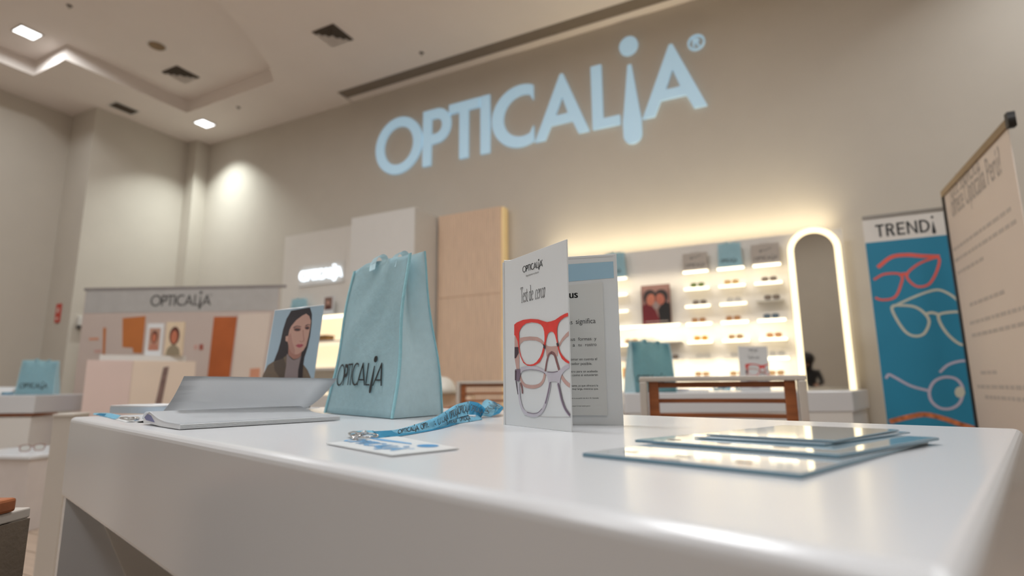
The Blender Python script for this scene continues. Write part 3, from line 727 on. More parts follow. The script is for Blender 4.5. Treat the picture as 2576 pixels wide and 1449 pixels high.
sweep(blk, 'page_block', PAPER, mg, V((b2.x, b2.y, .75)), L1)
bm = bmesh.new()
o = sweep([(p.x, p.y) for p in crom([(.206, th, 0), (.19, th + .0115, 0), (.165, th + .0145, 0), (.14, th + .0105, 0), (.10, th + .004, 0), (.05, th + .0012, 0), (.002, th + .0006, 0)], 5)], 'loose_page', PAPER, mg, V((b2.x, b2.y, .7504)) - e1 * .003, L1 + .003, False, .0004)
# hollow curl seen at the spine end
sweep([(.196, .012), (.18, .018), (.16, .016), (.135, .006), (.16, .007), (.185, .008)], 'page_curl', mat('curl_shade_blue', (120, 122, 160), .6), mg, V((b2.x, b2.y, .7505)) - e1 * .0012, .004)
for k in range(5):
    zz = .002 + k * .0014
    sweep([(-.0002, zz), (-.0009, zz + .0004), (-.0002, zz + .0008)], 'page_edge', CARD, mg, V((b2.x, b2.y, .75)), L1)
# lifted page
q1, q2 = onz(405, 1041, .766), onz(770, 1028, .766)
n_ = 10; bm = bmesh.new(); rows = []
tl, tr = dep(463, 946, 1.13), dep(848, 952, 1.13 * .955)
def hit(px, q, L):
    d = ray(*px); w_ = CAM - q; A_ = d.dot(d); B_ = 2 * d.dot(w_); C_ = w_.dot(w_) - L * L; D_ = B_ * B_ - 4 * A_ * C_
    t = (-B_ - math.sqrt(D_)) / 2 / A_ if D_ > 0 else -B_ / 2 / A_
    return CAM + d * t
tl, tr = hit((463, 946), q1, .105), hit((848, 952), q2, .11)
for j in range(n_ + 1):
    v = j / n_
    row = []
    for i in range(9):
        u = i / 8
        a_ = q1.lerp(q2, u); b_ = tl.lerp(tr, u); p = a_.lerp(b_, v)
        bow = math.sin(math.pi * v)
        p = p + V((0.10, -0.05, -0.12)) * 0.05 * bow
        row.append(bm.verts.new(p))
    rows.append(row)
for j in range(n_):
    for i in range(8): bm.faces.new((rows[j][i], rows[j][i + 1], rows[j + 1][i + 1], rows[j + 1][i]))
bmesh.ops.solidify(bm, geom=bm.faces[:], thickness=.0006)
wobj('lifted_page', bm, PAPER, mg)
# the page turned over to the left
bm = bmesh.new(); rows = []
s0 = onz(409, 1042, .766); s1 = onz(420, 1022, .766); g0 = onz(343, 1062, .7512); g1 = onz(390, 1052, .7512)
for i in range(7):
    u = i / 6; a_ = s0.lerp(g0, u); b_ = s1.lerp(g1, u); dz = -.006 * math.sin(math.pi * u)
    rows.append([bm.verts.new(a_ + V((0, 0, dz))), bm.verts.new(b_ + V((0, 0, dz)))])
for i in range(6): bm.faces.new((rows[i][0], rows[i + 1][0], rows[i + 1][1], rows[i][1]))
bmesh.ops.solidify(bm, geom=bm.faces[:], thickness=.0006)
wobj('turned_page', bm, PAPER, mg)

# ------------------------------------------------------------------ portrait card
pb1, pb2 = onz(650, 1026, .755), onz(776, 1024, .755)
pt1, pt2 = onz(691, 781, 1.0), onz(816, 767, 1.0)
pc = empty('portrait_card', (pb1.x, pb1.y, .7505), 0, 'pale blue photo card of a long-haired woman standing behind the magazine', 'photo card')
MP = frame(pb1, pb2 - pb1, pt1 - pb1)
qq = [pxp(MP, 649, 1023), pxp(MP, 778, 1021), pxp(MP, 816, 767), pxp(MP, 691, 781)]
crd = shape('card', [qq], .0018, CARD); wp(crd, pc, lift(MP, -.0018))
c2 = lambda p: (440 + p[0] / 4.025, 720 + p[1] / 4.025)
def P2(pts): return [pxp(MP, *c2(p)) for p in pts]
def pp(name, pts, m, h, holes=()): return sub(MP, name, [P2(pts)], m, crd, h, .0001)
pp('print_sky', [(1014, 249), (1511, 194), (1368, 1232), (852, 1232)], mat('print_blue_ground', (172, 192, 204), .35, var=.02), .0002)
pp('print_jacket', [(845, 1180), (870, 1000), (890, 900), (940, 800), (1000, 760), (1130, 690), (1280, 700), (1300, 790), (1345, 850), (1390, 960), (1372, 1225), (850, 1228)], mat('print_olive_jacket', (116, 98, 80), .5, var=.12, scale=40), .0004)
pp('print_lapel', [(1000, 775), (1100, 720), (1125, 800), (1112, 925), (1100, 1000), (1045, 900), (1010, 850)], mat('print_lapel', (92, 78, 66), .5), .0005)
pp('print_hair', [(1178, 247), (1368, 214), (1388, 280), (1385, 380), (1370, 500), (1345, 620), (1312, 720), (1300, 800), (1292, 925), (1285, 1000), (1240, 1000), (1248, 840), (1262, 720), (1270, 680), (1140, 690), (1090, 730), (1000, 765), (1045, 650), (1070, 560), (1095, 440), (1130, 330)], HAIR, .0006)
pp('print_sweater', [(1135, 680), (1200, 745), (1255, 725), (1280, 700), (1262, 780), (1248, 850), (1242, 1000), (1105, 1000), (1112, 900), (1128, 800)], mat('print_grey_sweater', (150, 134, 132), .5, var=.05), .0008)
pp('print_neck', [(1150, 600), (1290, 640), (1276, 700), (1250, 728), (1200, 735), (1148, 690)], SKIN2, .0009)
pp('print_face', [(1330, 275), (1362, 300), (1378, 350), (1368, 430), (1350, 520), (1330, 600), (1300, 650), (1250, 685), (1215, 690), (1180, 670), (1155, 620), (1142, 560), (1120, 552), (1122, 505), (1148, 500), (1160, 440), (1180, 400), (1230, 340), (1290, 295)], SKIN, .0010)
pp('print_cheek_shade', [(1150, 500), (1175, 470), (1190, 560), (1215, 640), (1215, 690), (1180, 670), (1155, 620), (1142, 560)], mat('print_skin_mid', (190, 142, 126), .5), .0011)
for c_, r_ in (((1240, 437), (30, 11)), ((1340, 420), (20, 11))):
    pp('print_eye_shadow', [(c_[0] + r_[0] * 1.25 * math.cos(t / 8 * math.pi), c_[1] - 4 + r_[1] * 2.1 * math.sin(t / 8 * math.pi)) for t in range(16)], mat('print_skin_deep', (164, 114, 100), .5), .0012)
    pp('print_eye', [(c_[0] + r_[0] * math.cos(t / 8 * math.pi), c_[1] + r_[1] * math.sin(t / 8 * math.pi)) for t in range(16)], mat('print_eye_dark', (66, 50, 50), .5), .0013)
def prr(name, pts, wd, m, h):
    P = P2(pts); k_ = abs(P2([(0, 0)])[0][0] - P2([(100, 0)])[0][0]) / 100
    return sub(MP, name, ribbon(P, wd * k_, 5), m, crd, h, .0001)
prr('print_brow', [(1200, 418), (1235, 400), (1278, 408)], 9, HAIR, .0014); prr('print_brow', [(1322, 398), (1348, 384), (1368, 390)], 8, HAIR, .0014)
prr('print_nose', [(1298, 440), (1302, 500), (1306, 545), (1285, 560), (1262, 552)], 8, SKIN2, .0013)
pp('print_lips', [(1222, 598), (1250, 582), (1268, 586), (1282, 580), (1302, 592), (1284, 612), (1262, 620), (1240, 612)], mat('print_lips', (186, 92, 100), .5), .0013)
prr('print_lip_line', [(1224, 598), (1260, 600), (1302, 594)], 4, mat('print_lip_dark', (130, 60, 66), .5), .0015)
prr('print_collar', [(1150, 700), (1200, 742), (1262, 722)], 8, mat('print_collar', (122, 108, 108), .5), .0013)
ez = box('easel_foot', CARD, 0.03, 0.10, 0.05, 0.13, 0.0, 0.0015, pc)

# ------------------------------------------------------------------ notepad, lanyards, badge, sheets on the desk
np_ = empty('notepad', (onz(285, 1046, .75).x, onz(285, 1046, .75).y, .75), 0, 'thick white notepad at the far left of the near desk', 'notepad')
a0, a1 = onz(268, 1039, .7505), onz(378, 1041, .7505)
b0_ = a0 + V((.03, .10, 0)); 
M_ = frame(a0, a1 - a0, V((.2, 1, 0)))
W_ = (a1 - a0).length
pts = [(0.012, 0)] + [(W_, 0), (W_, .13), (.012, .13)] + arc(.012, .065, .012, .065, 90, 270, 8)[1:-1]
o = shape('page_block', [pts], .016, mat('notepad_edge', (196, 212, 226), .5)); wp(o, np_, M_)
o = shape('top_sheet', [pts], .003, PAPER); wp(o, np_, lift(M_, .0162))
o = shape('cover_flap', [ell(.04, .05, .032, .04, 20)], .0006, CARD); wp(o, np_, lift(M_, .0194))

def strap(name, st, m, root, th_=.0007, sub_=5):
    """flat ribbon: list of (bottom point, top point)"""
    A = crom([s[0] for s in st], sub_); B = crom([s[1] for s in st], sub_)
    bm = bmesh.new(); prev = None
    for p, q in zip(A, B):
        r_ = [bm.verts.new(p.lerp(q, k / 3)) for k in range(4)]
        if prev:
            for k in range(3): bm.faces.new((prev[k], r_[k], r_[k + 1], prev[k + 1]))
        prev = r_
    bmesh.ops.solidify(bm, geom=bm.faces[:], thickness=th_)
    return wobj(name, bm, m, root)
def wirering(name, pts, r, m, root, cyc=True, smooth_n=4):
    P = crom(pts, smooth_n, cyc); bm = bmesh.new(); N = len(P); rings = []
    for i, p in enumerate(P):
        a = P[(i - 1) % N] if cyc or i else P[i]; b = P[(i + 1) % N] if cyc or i < N - 1 else P[i]
        d = (b - a).normalized(); s = d.cross(V((0, 0, 1))); s = s.normalized() if s.length > 1e-4 else V((1, 0, 0)); t_ = s.cross(d)
        rings.append([bm.verts.new(p + (s * math.cos(k * math.pi / 4) + t_ * math.sin(k * math.pi / 4)) * r) for k in range(8)])
    for i in range(N if cyc else N - 1):
        for k in range(8): bm.faces.new((rings[i][k], rings[i][(k + 1) % 8], rings[(i + 1) % N][(k + 1) % 8], rings[(i + 1) % N][k]))
    return wobj(name, bm, m, root)
def patchmark(root, p00, p10, p11, p01, m=INK, w_=.09, off=.0009, xr=(0, 1), name='printed_wordmark'):
    """word mark mapped onto a strap patch; p00-p10 along the baseline"""
    G = glyphs(w_); o = join_loops(name, list(G.values()), .001, m)
    n = (p10 - p00).cross(p01 - p00).normalized()
    if n.dot(CAM - p00) < 0: n = -n
    for v in o.data.vertices:
        u = (v.co.x + .765) / 4.33; t_ = (v.co.y + .30) / 1.35
        p = p00.lerp(p10, u).lerp(p01.lerp(p11, u), t_)
        v.co = p + n * (off + (.0002 if v.co.z > .0005 else 0))
    return wp(o, root, Matrix.Identity(4))
ZT = .7508
ly = empty('lanyard', (onz(1000, 1095, .75).x, onz(1000, 1095, .75).y, .75), 0, 'sky blue OPTICALIA lanyard looping in front of the big bag', 'lanyard', 'sky blue lanyards')
def S(bx, by, zb, tx_, ty, zt): return (onz(bx, by, zb), onz(tx_, ty, zt))
U = [S(938, 1101, ZT, 942, 1087, .7535), S(1000, 1096, ZT, 1000, 1080, .757), S(1055, 1087, ZT, 1050, 1066, .760), S(1100, 1077, ZT, 1094, 1050, .767), S(1130, 1062, .7535, 1124, 1032, .774), S(1154, 1050, .757, 1150, 1017, .778), S(1180, 1043, .759, 1182, 1009, .781)]
strap('strap', U, LAN, ly)
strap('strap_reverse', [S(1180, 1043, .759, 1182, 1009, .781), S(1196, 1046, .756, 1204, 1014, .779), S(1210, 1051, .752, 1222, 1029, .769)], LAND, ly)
Vv = [S(1098, 1079, ZT, 1118, 1062, .7560), S(1150, 1066, ZT, 1148, 1048, .757), S(1185, 1060, ZT, 1180, 1044, .7575), S(1215, 1055, ZT, 1200, 1043, .758)]
strap('strap', Vv, LAN, ly)
strap('strap', [S(1237, 1049, ZT, 1198, 1044, .7575), S(1246, 1038, .759, 1208, 1027, .767), S(1255, 1028, .765, 1216, 1010, .776), S(1263, 1021, .769, 1226, 1004, .779)], mat('sky_blue_ribbon_light', (160, 218, 238), .5, var=.04, scale=120), ly)
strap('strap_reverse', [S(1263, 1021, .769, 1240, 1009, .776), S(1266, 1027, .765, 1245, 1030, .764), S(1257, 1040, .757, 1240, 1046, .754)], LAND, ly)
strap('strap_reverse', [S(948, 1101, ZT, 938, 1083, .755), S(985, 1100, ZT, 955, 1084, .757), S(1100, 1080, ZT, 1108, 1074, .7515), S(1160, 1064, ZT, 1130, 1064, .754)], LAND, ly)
strap('strap', [S(880, 1092, ZT, 884, 1086, .752), S(910, 1091, ZT, 912, 1083, .753), S(945, 1094, ZT, 940, 1083, .755)], LAN, ly)
for i0, f0, f1 in ((1, .0, 1.0), (2, .1, .95), (3, .1, .95), (4, .1, 1.0)):
    a_, b_ = U[i0], U[i0 + 1]
    patchmark(ly, a_[0].lerp(b_[0], f0), a_[0].lerp(b_[0], f1), a_[1].lerp(b_[1], f1), a_[1].lerp(b_[1], f0))
patchmark(ly, U[5][0], U[6][0], U[6][1], U[5][1])
a_, b_ = Vv[0], Vv[1]; patchmark(ly, a_[0].lerp(b_[0], .4), b_[0], b_[1], a_[1].lerp(b_[1], .4))
a_, b_ = Vv[1], Vv[2]; patchmark(ly, a_[0].lerp(b_[0], .2), b_[0], b_[1], a_[1].lerp(b_[1], .2))
patchmark(ly, onz(1233, 1045, .757), onz(1264, 1021, .770), onz(1232, 1009, .777), onz(1205, 1038, .762), off=.0012)
patchmark(ly, onz(1183, 1040, .761), onz(1214, 1049, .755), onz(1216, 1026, .771), onz(1184, 1013, .779), off=.0014)
bm = bmesh.new(); c_ = onz(1188, 1046, .757); bmbox(bm, c_.x - .006, c_.x + .006, c_.y - .004, c_.y + .004, .752, .7585, .001, 1); wobj('plastic_clasp', bm, PAPER, ly, False)
g = lambda x, y, z=.754: onz(x, y, z)
wirering('swivel_ring', [g(900, 1093), g(925, 1090, .758), g(948, 1093, .756), g(948, 1098), g(925, 1100), g(903, 1099)], .0009, CHROME, ly)
wirering('hook', [g(878, 1091), g(890, 1087, .758), g(905, 1090, .760), g(918, 1086, .762), g(922, 1090, .757), g(905, 1097, .755), g(892, 1101, .753), g(885, 1098)], .0014, CHROME, ly)
wirering('hook_gate', [g(884, 1097), g(900, 1092, .757), g(915, 1090, .758)], .0012, CHROME, ly, False)
wirering('hook_ring', [g(888, 1103), g(896, 1098, .756), g(902, 1099, .757), g(900, 1105, .753), g(893, 1107, .752)], .0008, CHROME, ly)
# badge
bd = empty('badge_card', (onz(985, 1130, .75).x, onz(985, 1130, .75).y, .75), 0, 'white name badge with blue print lying below the lanyard clip', 'badge')
qb = [onz(820, 1117, .751), onz(985, 1148, .751), onz(1155, 1130, .751), onz(1000, 1100, .751)]
MB_ = frame(V((qb[0].x, qb[0].y, .7508)), qb[1] - qb[0], qb[3] - qb[0])
def PB(pts): return [pxp(MB_, *p) for p in pts]
o = shape('badge_board', [PB([(820, 1117), (985, 1148), (1155, 1130), (1000, 1100)])], .0012, CARD); wp(o, bd, MB_)
BI = mat('badge_blue_ink', (110, 168, 214), .4); BI2 = mat('badge_deep_ink', (58, 140, 196), .4)
sub(lift(MB_, .0013), 'print_dot', [PB([(1076 + 28 * math.cos(t * .5236), 1125 + 3.6 * math.sin(t * .5236)) for t in range(12)])], BI2, bd, .0001)
sub(lift(MB_, .0013), 'print_stroke', [PB([(905, 1101), (930, 1103), (1034, 1118), (1036, 1121), (960, 1112)])], BI, bd, .0001)
M2_ = lift(MB_, .0014)
a, b = pxp(M2_, 858, 1108), pxp(M2_, 985, 1134)
wordmark(wm_at(M2_, a, b), BI, bd, w=.12, h=.0001)
# left lanyard
l2 = empty('lanyard', (onz(270, 1046, .75).x, onz(270, 1046, .75).y, .75), 0, 'sky blue lanyard coiled beside the notepad at the desk\'s far left', 'lanyard', 'sky blue lanyards')
strap('strap', [S(234, 1043, ZT, 236, 1039, .7525), S(262, 1048, ZT, 272, 1039, .7545), S(290, 1055, ZT, 305, 1045, .756)], LAN, l2)
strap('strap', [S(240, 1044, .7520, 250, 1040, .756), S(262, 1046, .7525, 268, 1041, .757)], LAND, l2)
wirering('hook', [g(302, 1052, .753), g(318, 1050, .756), g(330, 1053, .757), g(345, 1050, .757), g(350, 1054, .753), g(330, 1057, .752)], .0014, CHROME, l2)
wirering('hook_ring', [g(322, 1053, .756), g(335, 1050, .759), g(343, 1053, .757), g(332, 1056, .754)], .0012, CHROME, l2)
bd2 = empty('badge_card', (onz(330, 1058, .75).x, onz(330, 1058, .75).y, .75), 0, 'small white name badge under the left lanyard clip', 'badge')
prism('badge_board', CARD, [tuple((p - V(bd2.location)).xy) for p in (onz(288, 1055, .75), onz(318, 1063, .75), onz(352, 1060, .75), onz(325, 1053, .75))], .0002, .0012, bd2)
prism('print_mark', BI, [tuple((p - V(bd2.location)).xy) for p in (onz(330, 1058, .75), onz(340, 1060, .75), onz(350, 1058.5, .75), onz(340, 1056.5, .75))], .0013, .0015, bd2)

# glossy sheets (laminated menus) in a loose stack
SHE = mat('blue_acrylic_edge', (104, 136, 152), .2, var=.02)
SHT = mat('laminated_white', (226, 234, 240), .07, var=.01, coat=1.0)
SHB = mat('laminated_pale_blue', (196, 222, 236), .07, var=.01, coat=1.0)
def sheet(label, A, B, Cc, z, m, th_=.003, print_=True):
    P0, P1, P2_ = onz(*A, z + th_), onz(*B, z + th_), onz(*Cc, z + th_)
    P3 = P0 + (P2_ - P1)
    t = empty('laminated_sheet', (P1.x, P1.y, z), 0, label, 'sheet', 'laminated sheets on the near desk')
    pts = [tuple((p - V(t.location)).xy) for p in (P0, P1, P2_, P3)]
    prism('edge_board', SHE, pts, 0, th_ - .0005, t, bev=.0003, seg=1)
    cx_ = sum(p[0] for p in pts) / 4; cy_ = sum(p[1] for p in pts) / 4
    inn = [(cx_ + (p[0] - cx_) * .985, cy_ + (p[1] - cy_) * .985) for p in pts]
    prism('film', m, inn, th_ - .0005, th_, t)
    if print_:
        a_, b_, d_ = V(inn[0]), V(inn[1]), V(inn[3])
        for k in range(3):
            p = a_.lerp(b_, .12 + .28 * k) + (d_ - a_) * .08
            u_ = (b_ - a_).normalized() * .012; v_ = (d_ - a_).normalized() * .006
            prism('print_mark', INKG, [tuple(p), tuple(p + u_), tuple(p + u_ + v_), tuple(p + v_)], th_ + .0001, th_ + .0003, t)
    return t
sheet('lowest and largest glossy laminated sheet nearest the desk front', (1465, 1138), (2015, 1192), (2335, 1107), .7502, SHT, .0036)
sheet('second glossy laminated sheet with pale blue rim, lying askew on the largest', (1597, 1105), (2112, 1143), (2362, 1100), .7542, SHB, .003)
sheet('third glossy sheet in the stack, mostly covered by the top one', (1745, 1098), (2075, 1116), (2290, 1086), .7576, SHT, .0018, False)
sheet('topmost small glossy laminated sheet of the stack', (1775, 1091), (2100, 1108), (2262, 1080), .7598, SHB, .0016, False)

# ------------------------------------------------------------------ chairs
def make_chair(label):
    """x across, back at y=0, seat towards -y"""
    t = empty('armchair', (0, 0, 0), 0, label, 'chair', 'white and wood armchairs')
    W = .55; zt = .829; r = .028
    # outer pale frame, gently bowed
    def bow(x): return .035 * (1 - (2 * x / W) ** 2)
    def bar(name, m, x0, x1, z0, z1, y0, y1, par=t, n=10):
        bm = bmesh.new(); prev = None
        for i in range(n + 1):
            x = x0 + (x1 - x0) * i / n; b = bow(x)
            q = [bm.verts.new((x, y0 + b, z0)), bm.verts.new((x, y1 + b, z0)), bm.verts.new((x, y1 + b, z1)), bm.verts.new((x, y0 + b, z1))]
            if prev:
                for k in range(4): bm.faces.new((prev[k], prev[(k + 1) % 4], q[(k + 1) % 4], q[k]))
            else: bm.faces.new(q)
            prev = q
        bm.faces.new(prev[::-1]); bmesh.ops.bevel(bm, geom=[e for e in bm.edges if e.calc_length() > .04], offset=.003, segments=1, affect='EDGES')
        return bm2(name, bm, m, par)
    bar('top_frame', TAUPE, -W / 2, W / 2, zt - .018, zt, -.03, .02)
    for s in (-1, 1):
        x = s * (W / 2 - .012)
        box('frame_post', TAUPE, x - .012, x + .012, -.03, .02, .0, zt - .018, t, bev=.003)
        x = s * (W / 2 - .047)
        box('wood_post', WOOD, x - .018, x + .018, -.006 + bow(x) * 0, .016, .42, zt - .018, t, bev=.003)
        box('leg', TAUPE, s * (W / 2 - .012) - .014, s * (W / 2 - .012) + .014, -.48, -.45, 0, .63, t, bev=.003)
        box('side_panel', FABRIC, s * (W / 2 - .012) - .006, s * (W / 2 - .012) + .006, -.45, -.03, .36, .628, t)
        box('side_skin', FABRIC, s * (W / 2 + .004) - .002, s * (W / 2 + .004) + .002, -.478, -.03, .05, .627, t)
        box('arm_frame', TAUPE, s * (W / 2 - .012) - .016, s * (W / 2 - .012) + .016, -.48, -.02, .628, .642, t, bev=.002)
        box('armrest', WOOD, s * (W / 2 - .012) - .02, s * (W / 2 - .012) + .02, -.45, -.03, .6425, .662, t, bev=.004)
    bar('top_rail', WOOD, -W / 2 + .03, W / 2 - .03, zt - .040, zt - .020, -.004, .014)
    for k in range(4):
        z = zt - .095 - k * .052
        bar('slat', WOOD, -W / 2 + .055, W / 2 - .055, z, z + .015, 0, .012)
    bm = bmesh.new(); bmbox(bm, -W / 2 + .02, W / 2 - .02, -.46, -.01, .40, .46, .018, 3); bm2('seat', bm, mat('seat_white', (214, 208, 198), .7), t)
    box('seat_frame', TAUPE, -W / 2 + .005, W / 2 - .005, -.47, 0.0, .36, .40, t, bev=.003)
    return t
ch = make_chair('slatted armchair with pale frame directly behind the near desk, right of the booklet')
ch.location = (-.226, 2.12, .006); ch.rotation_euler.z = math.radians(7)
c2_ = copy_tree(ch); c2_['label'] = 'slatted armchair further back, between the big bag and the booklet'
pA = dep(1148, 958, 4.0); pdir = math.radians(20)
c2_.location = (pA.x + .28 * math.cos(pdir), pA.y + .28 * math.sin(pdir), 0.006); c2_.rotation_euler.z = pdir
c3_ = copy_tree(ch); c3_['label'] = 'armchair cut off at the lower left corner, wooden armrest showing'
c3_.rotation_euler.z = math.radians(206.2)
pe = onz(88, 1270, .645)
c3_.location = (0, 0, 0.0)
# its right-hand front corner (local (.28-.., -.48)) lands on pe
from math import cos, sin
a_ = c3_.rotation_euler.z; lx, ly_ = -.284, -.48
c3_.location = (pe.x - (lx * cos(a_) - ly_ * sin(a_)), pe.y - (lx * sin(a_) + ly_ * cos(a_)), 0.0)

# ------------------------------------------------------------------ middle desk with things on it
d2 = empty('desk', (-.94, 3.5, 0), 0, 'white panelled desk in front of the display wall', 'desk', 'white desks')
q = [(0, 0), (1.289, .625), (1.44, 1.27), (-.26, .75)]
prism('desktop', WHITE, q, .62, .75, d2, bev=.008, seg=3)
inn = [(.015, .012), (1.277, .625), (1.42, 1.25), (-.23, .74)]
prism('front_body', WHITEM, inn, 0.0, .62, d2)
DZ = .7505
b = put_bag('pale blue bag standing on the middle desk before the lit shelves', (-.80, 3.62, DZ), math.radians(18), .80)
pA, pB = onz(1597, 993, .75), onz(1702, 990, .75)
b.location = (pA.x, 3.66 if False else pA.y, DZ)
pA = dep(1597, 990, 3.52); pB = dep(1704, 988, 3.62)
b.location = (pA.x, pA.y, DZ); b.rotation_euler.z = math.atan2(pB.y - pA.y, pB.x - pA.x); b.scale = ((pB - pA).xy.length / .332,) * 3
b.scale.z = 1.0
bk2 = copy_tree(bk); bk2['label'] = 'white folded booklet standing on the middle desk'
pA = dep(1866, 988, 3.7); pB = dep(1950, 986, 3.75)
bk2.location = (pA.x, pA.y, DZ); bk2.rotation_euler.z = math.atan2(pB.y - pA.y, pB.x - pA.x) - math.atan2((BM_ - BL).y, (BM_ - BL).x)
bk2.scale = (1.25, 1.25, 1.12)
m2 = empty('magazine', dep(1725, 984, 3.8), .4, 'grey white magazine lying on the middle desk behind the chair', 'magazine'); m2.location.z = DZ
box('page_block', PAPER, -.13, .13, -.09, .09, 0, .012, m2, bev=.002); box('cover_page', mat('mauve_cover', (172, 170, 190), .4), -.14, 0, -.09, .09, .012, .02, m2)
for px_, lb in ((1812, 'sky blue lanyard heap on the middle desk'), (1868, 'sky blue lanyard coil beside the booklet on the middle desk')):
    p = dep(px_, 984, 3.85)
    l3 = empty('lanyard', (p.x, p.y, DZ), 0, lb, 'lanyard', 'sky blue lanyards')
    for k in range(3):
        bm = bmesh.new(); prev = None
        for i in range(17):
            t_ = i / 16 * 2 * math.pi
            c = V(((.05 - .01 * k) * math.cos(t_) + .02 * k, (.03) * math.sin(t_), .004 + .006 * abs(math.sin(t_ * 1.5 + k))))
            q_ = [bm.verts.new(c), bm.verts.new(c + V((.004, 0, .016)))]
            if prev: bm.faces.new((prev[0], q_[0], q_[1], prev[1]))
            prev = q_
        bmesh.ops.solidify(bm, geom=bm.faces[:], thickness=.001)
        bm2('strap', bm, LAN, l3, smooth=True)

# ------------------------------------------------------------------ things on the display shelves
def make_glasses(label, rim, lens, group='spectacles on the lit shelves', w=.135, cat='glasses'):
    t = empty('spectacles', (0, 0, 0), 0, label, cat, group)
    h = .042; r = .0022 * 1.4
    for s in (-1, 1):
        cx_ = s * w * .25
        out = [(cx_ + s * 0 + .5 * w * .42 * (abs(math.cos(a)) ** .7) * (1 if math.cos(a) > 0 else -1), h / 2 + h / 2 * (abs(math.sin(a)) ** .75) * (1 if math.sin(a) > 0 else -1)) for a in [2 * math.pi * k / 24 for k in range(24)]]
        inn_ = [(cx_ + (p[0] - cx_) * .84, h / 2 + (p[1] - h / 2) * .82) for p in out]
        rm = shape('rim', [out, inn_], .004, rim); rm.parent = t; rm.matrix_local = RX
        o = shape('lens', [inn_], .0015, lens); o.parent = rm; o.matrix_local = Matrix.Translation((0, 0, .001))
        box('temple', rim, s * w * .47 - .002, s * w * .47 + .002, 0, .084, h * .68, h * .68 + .005, t)
    box('bridge', rim, -w * .05, w * .05, -.004, 0, h * .62, h * .62 + .006, t)
    return t
GC = {'green': ((70, 88, 40), (120, 140, 80)), 'grey': ((96, 84, 76), (150, 136, 122)), 'amber': ((176, 110, 60), (214, 160, 110)), 'gold': ((206, 140, 30), (228, 170, 70)),
      'pale amber': ((206, 160, 90), (226, 190, 130)), 'blue': ((70, 88, 104), (110, 130, 144)), 'brown': ((150, 112, 70), (190, 156, 116)), 'clear': ((206, 200, 190), (228, 224, 214))}
def gm(c): return mat('frame_' + c.replace(' ', '_'), GC[c][0], .3, var=.15, scale=60), mat('lens_' + c.replace(' ', '_'), GC[c][1], .15, var=.05)
protos = {}
where = {'A': 'left shelf column of the display wall', 'B': 'middle shelf column of the display wall', 'C': 'shelf column beside the arched mirror'}
rown = {1: 'second', 2: 'third', 3: 'fourth', 4: 'fifth', 5: 'sixth', 6: 'seventh'}
plan = {('A', 1): 'green', ('A', 2): 'grey', ('A', 3): 'amber', ('A', 4): 'gold', ('B', 1): 'pale amber', ('B', 2): 'clear', ('B', 3): 'amber', ('B', 4): 'brown',
        ('C', 1): 'grey', ('C', 2): 'grey', ('C', 3): 'blue', ('C', 4): 'amber', ('A', 5): 'clear', ('B', 5): 'clear', ('A', 6): 'brown', ('B', 6): 'brown', ('C', 6): 'brown', ('C', 5): 'clear'}
for (c, r), cn in plan.items():
    lb = '%s glasses on the %s shelf of the %s' % (cn, rown[r], where[c])
    if cn not in protos: g_ = protos[cn] = make_glasses(lb, *gm(cn))
    else: g_ = copy_tree(protos[cn]); g_['label'] = lb
    x0, x1 = COLS[c]
    g_.location = ((x0 + x1) / 2 + (.01 if c != 'B' else .0) + .01 * ((r * 7) % 3 - 1), YP - .094, ROWS[r] + .0015)
for i, (x, z, cn, lb) in enumerate(((-1.46 + .1, 1.195, 'brown', 'brown glasses at the left of the shelf under the two-face poster'), (-.98, 1.03, 'grey', 'grey glasses right of the bag on the middle desk'), (-1.20, 1.195, 'clear', 'clear glasses under the two-face poster'))):
    g_ = copy_tree(protos[cn]); g_['label'] = lb; g_.location = (x, YP - .094, z + .0015)
# top-row bags
def paper_bag(label, x, z, w_=.225, h_=.17):
    t = empty('paper_bag', (x, YP - .055, z), 0, label, 'bag', 'grey paper bags above the shelves')
    bm = bmesh.new(); bmbox(bm, -w_ / 2, w_ / 2, -.03, .03, 0, h_, .002, 1)
    bm2('bag_body', bm, GREYBAG, t)
    MM_ = frame(V((x - w_ / 2, YP - .0855, z)), V((1, 0, 0)), V((0, 0, 1)))
    wordmark(wm_at(MM_, (.02, .035), (w_ - .02, .035)), INKG, t, w=.13, h=.0003, depth=.0004)
    sub(MM_, 'printed_script', ribbon([(.07, .115), (.085, .135), (.08, .11), (.105, .13), (.12, .122), (.15, .138), (.175, .14)], .006, 5), INKG, t, .0004)
    for s in (-1, 1):
        pass
    wirering('cord_handle', [V((x - .05, YP - .05, z + h_ - .002)), V((x - .03, YP - .05, z + h_ + .014)), V((x + .03, YP - .05, z + h_ + .014)), V((x + .05, YP - .05, z + h_ - .002))], .002, GREYBAG, t, False)
    return t
paper_bag('grey paper bag on top of the left shelf column', -.715, 1.8665)
paper_bag('grey paper bag on top of the shelf column beside the mirror', -.10, 1.8665, .235, .185)
b = put_bag('pale blue bag on top of the middle shelf column', (-.505, YP - .10, 1.8665), 0, .62); b.scale = (.62, .5, .70)
b = put_bag('pale blue bag on the top shelf just behind the booklet', (-1.60, YP - .10, 1.8665), 0, .62); b.scale = (.62, .5, .80)
b = put_bag('pale blue bag above the left lit niches, behind the portrait card', (-6.02, YP - .16, 1.7165), 0, .8)
# orange box and small things low on the display
ob = empty('orange_box', (-1.47 + .05, YP - .09, .867), 0, 'small orange box low on the lit shelves beside the bag', 'box')
box('box_body', mat('orange_card', (236, 178, 92), .5), -.035, .035, -.03, .03, 0, .075, ob); box('lid', mat('orange_card_lid', (226, 160, 70), .5), -.037, .037, -.032, .032, .075, .09, ob)

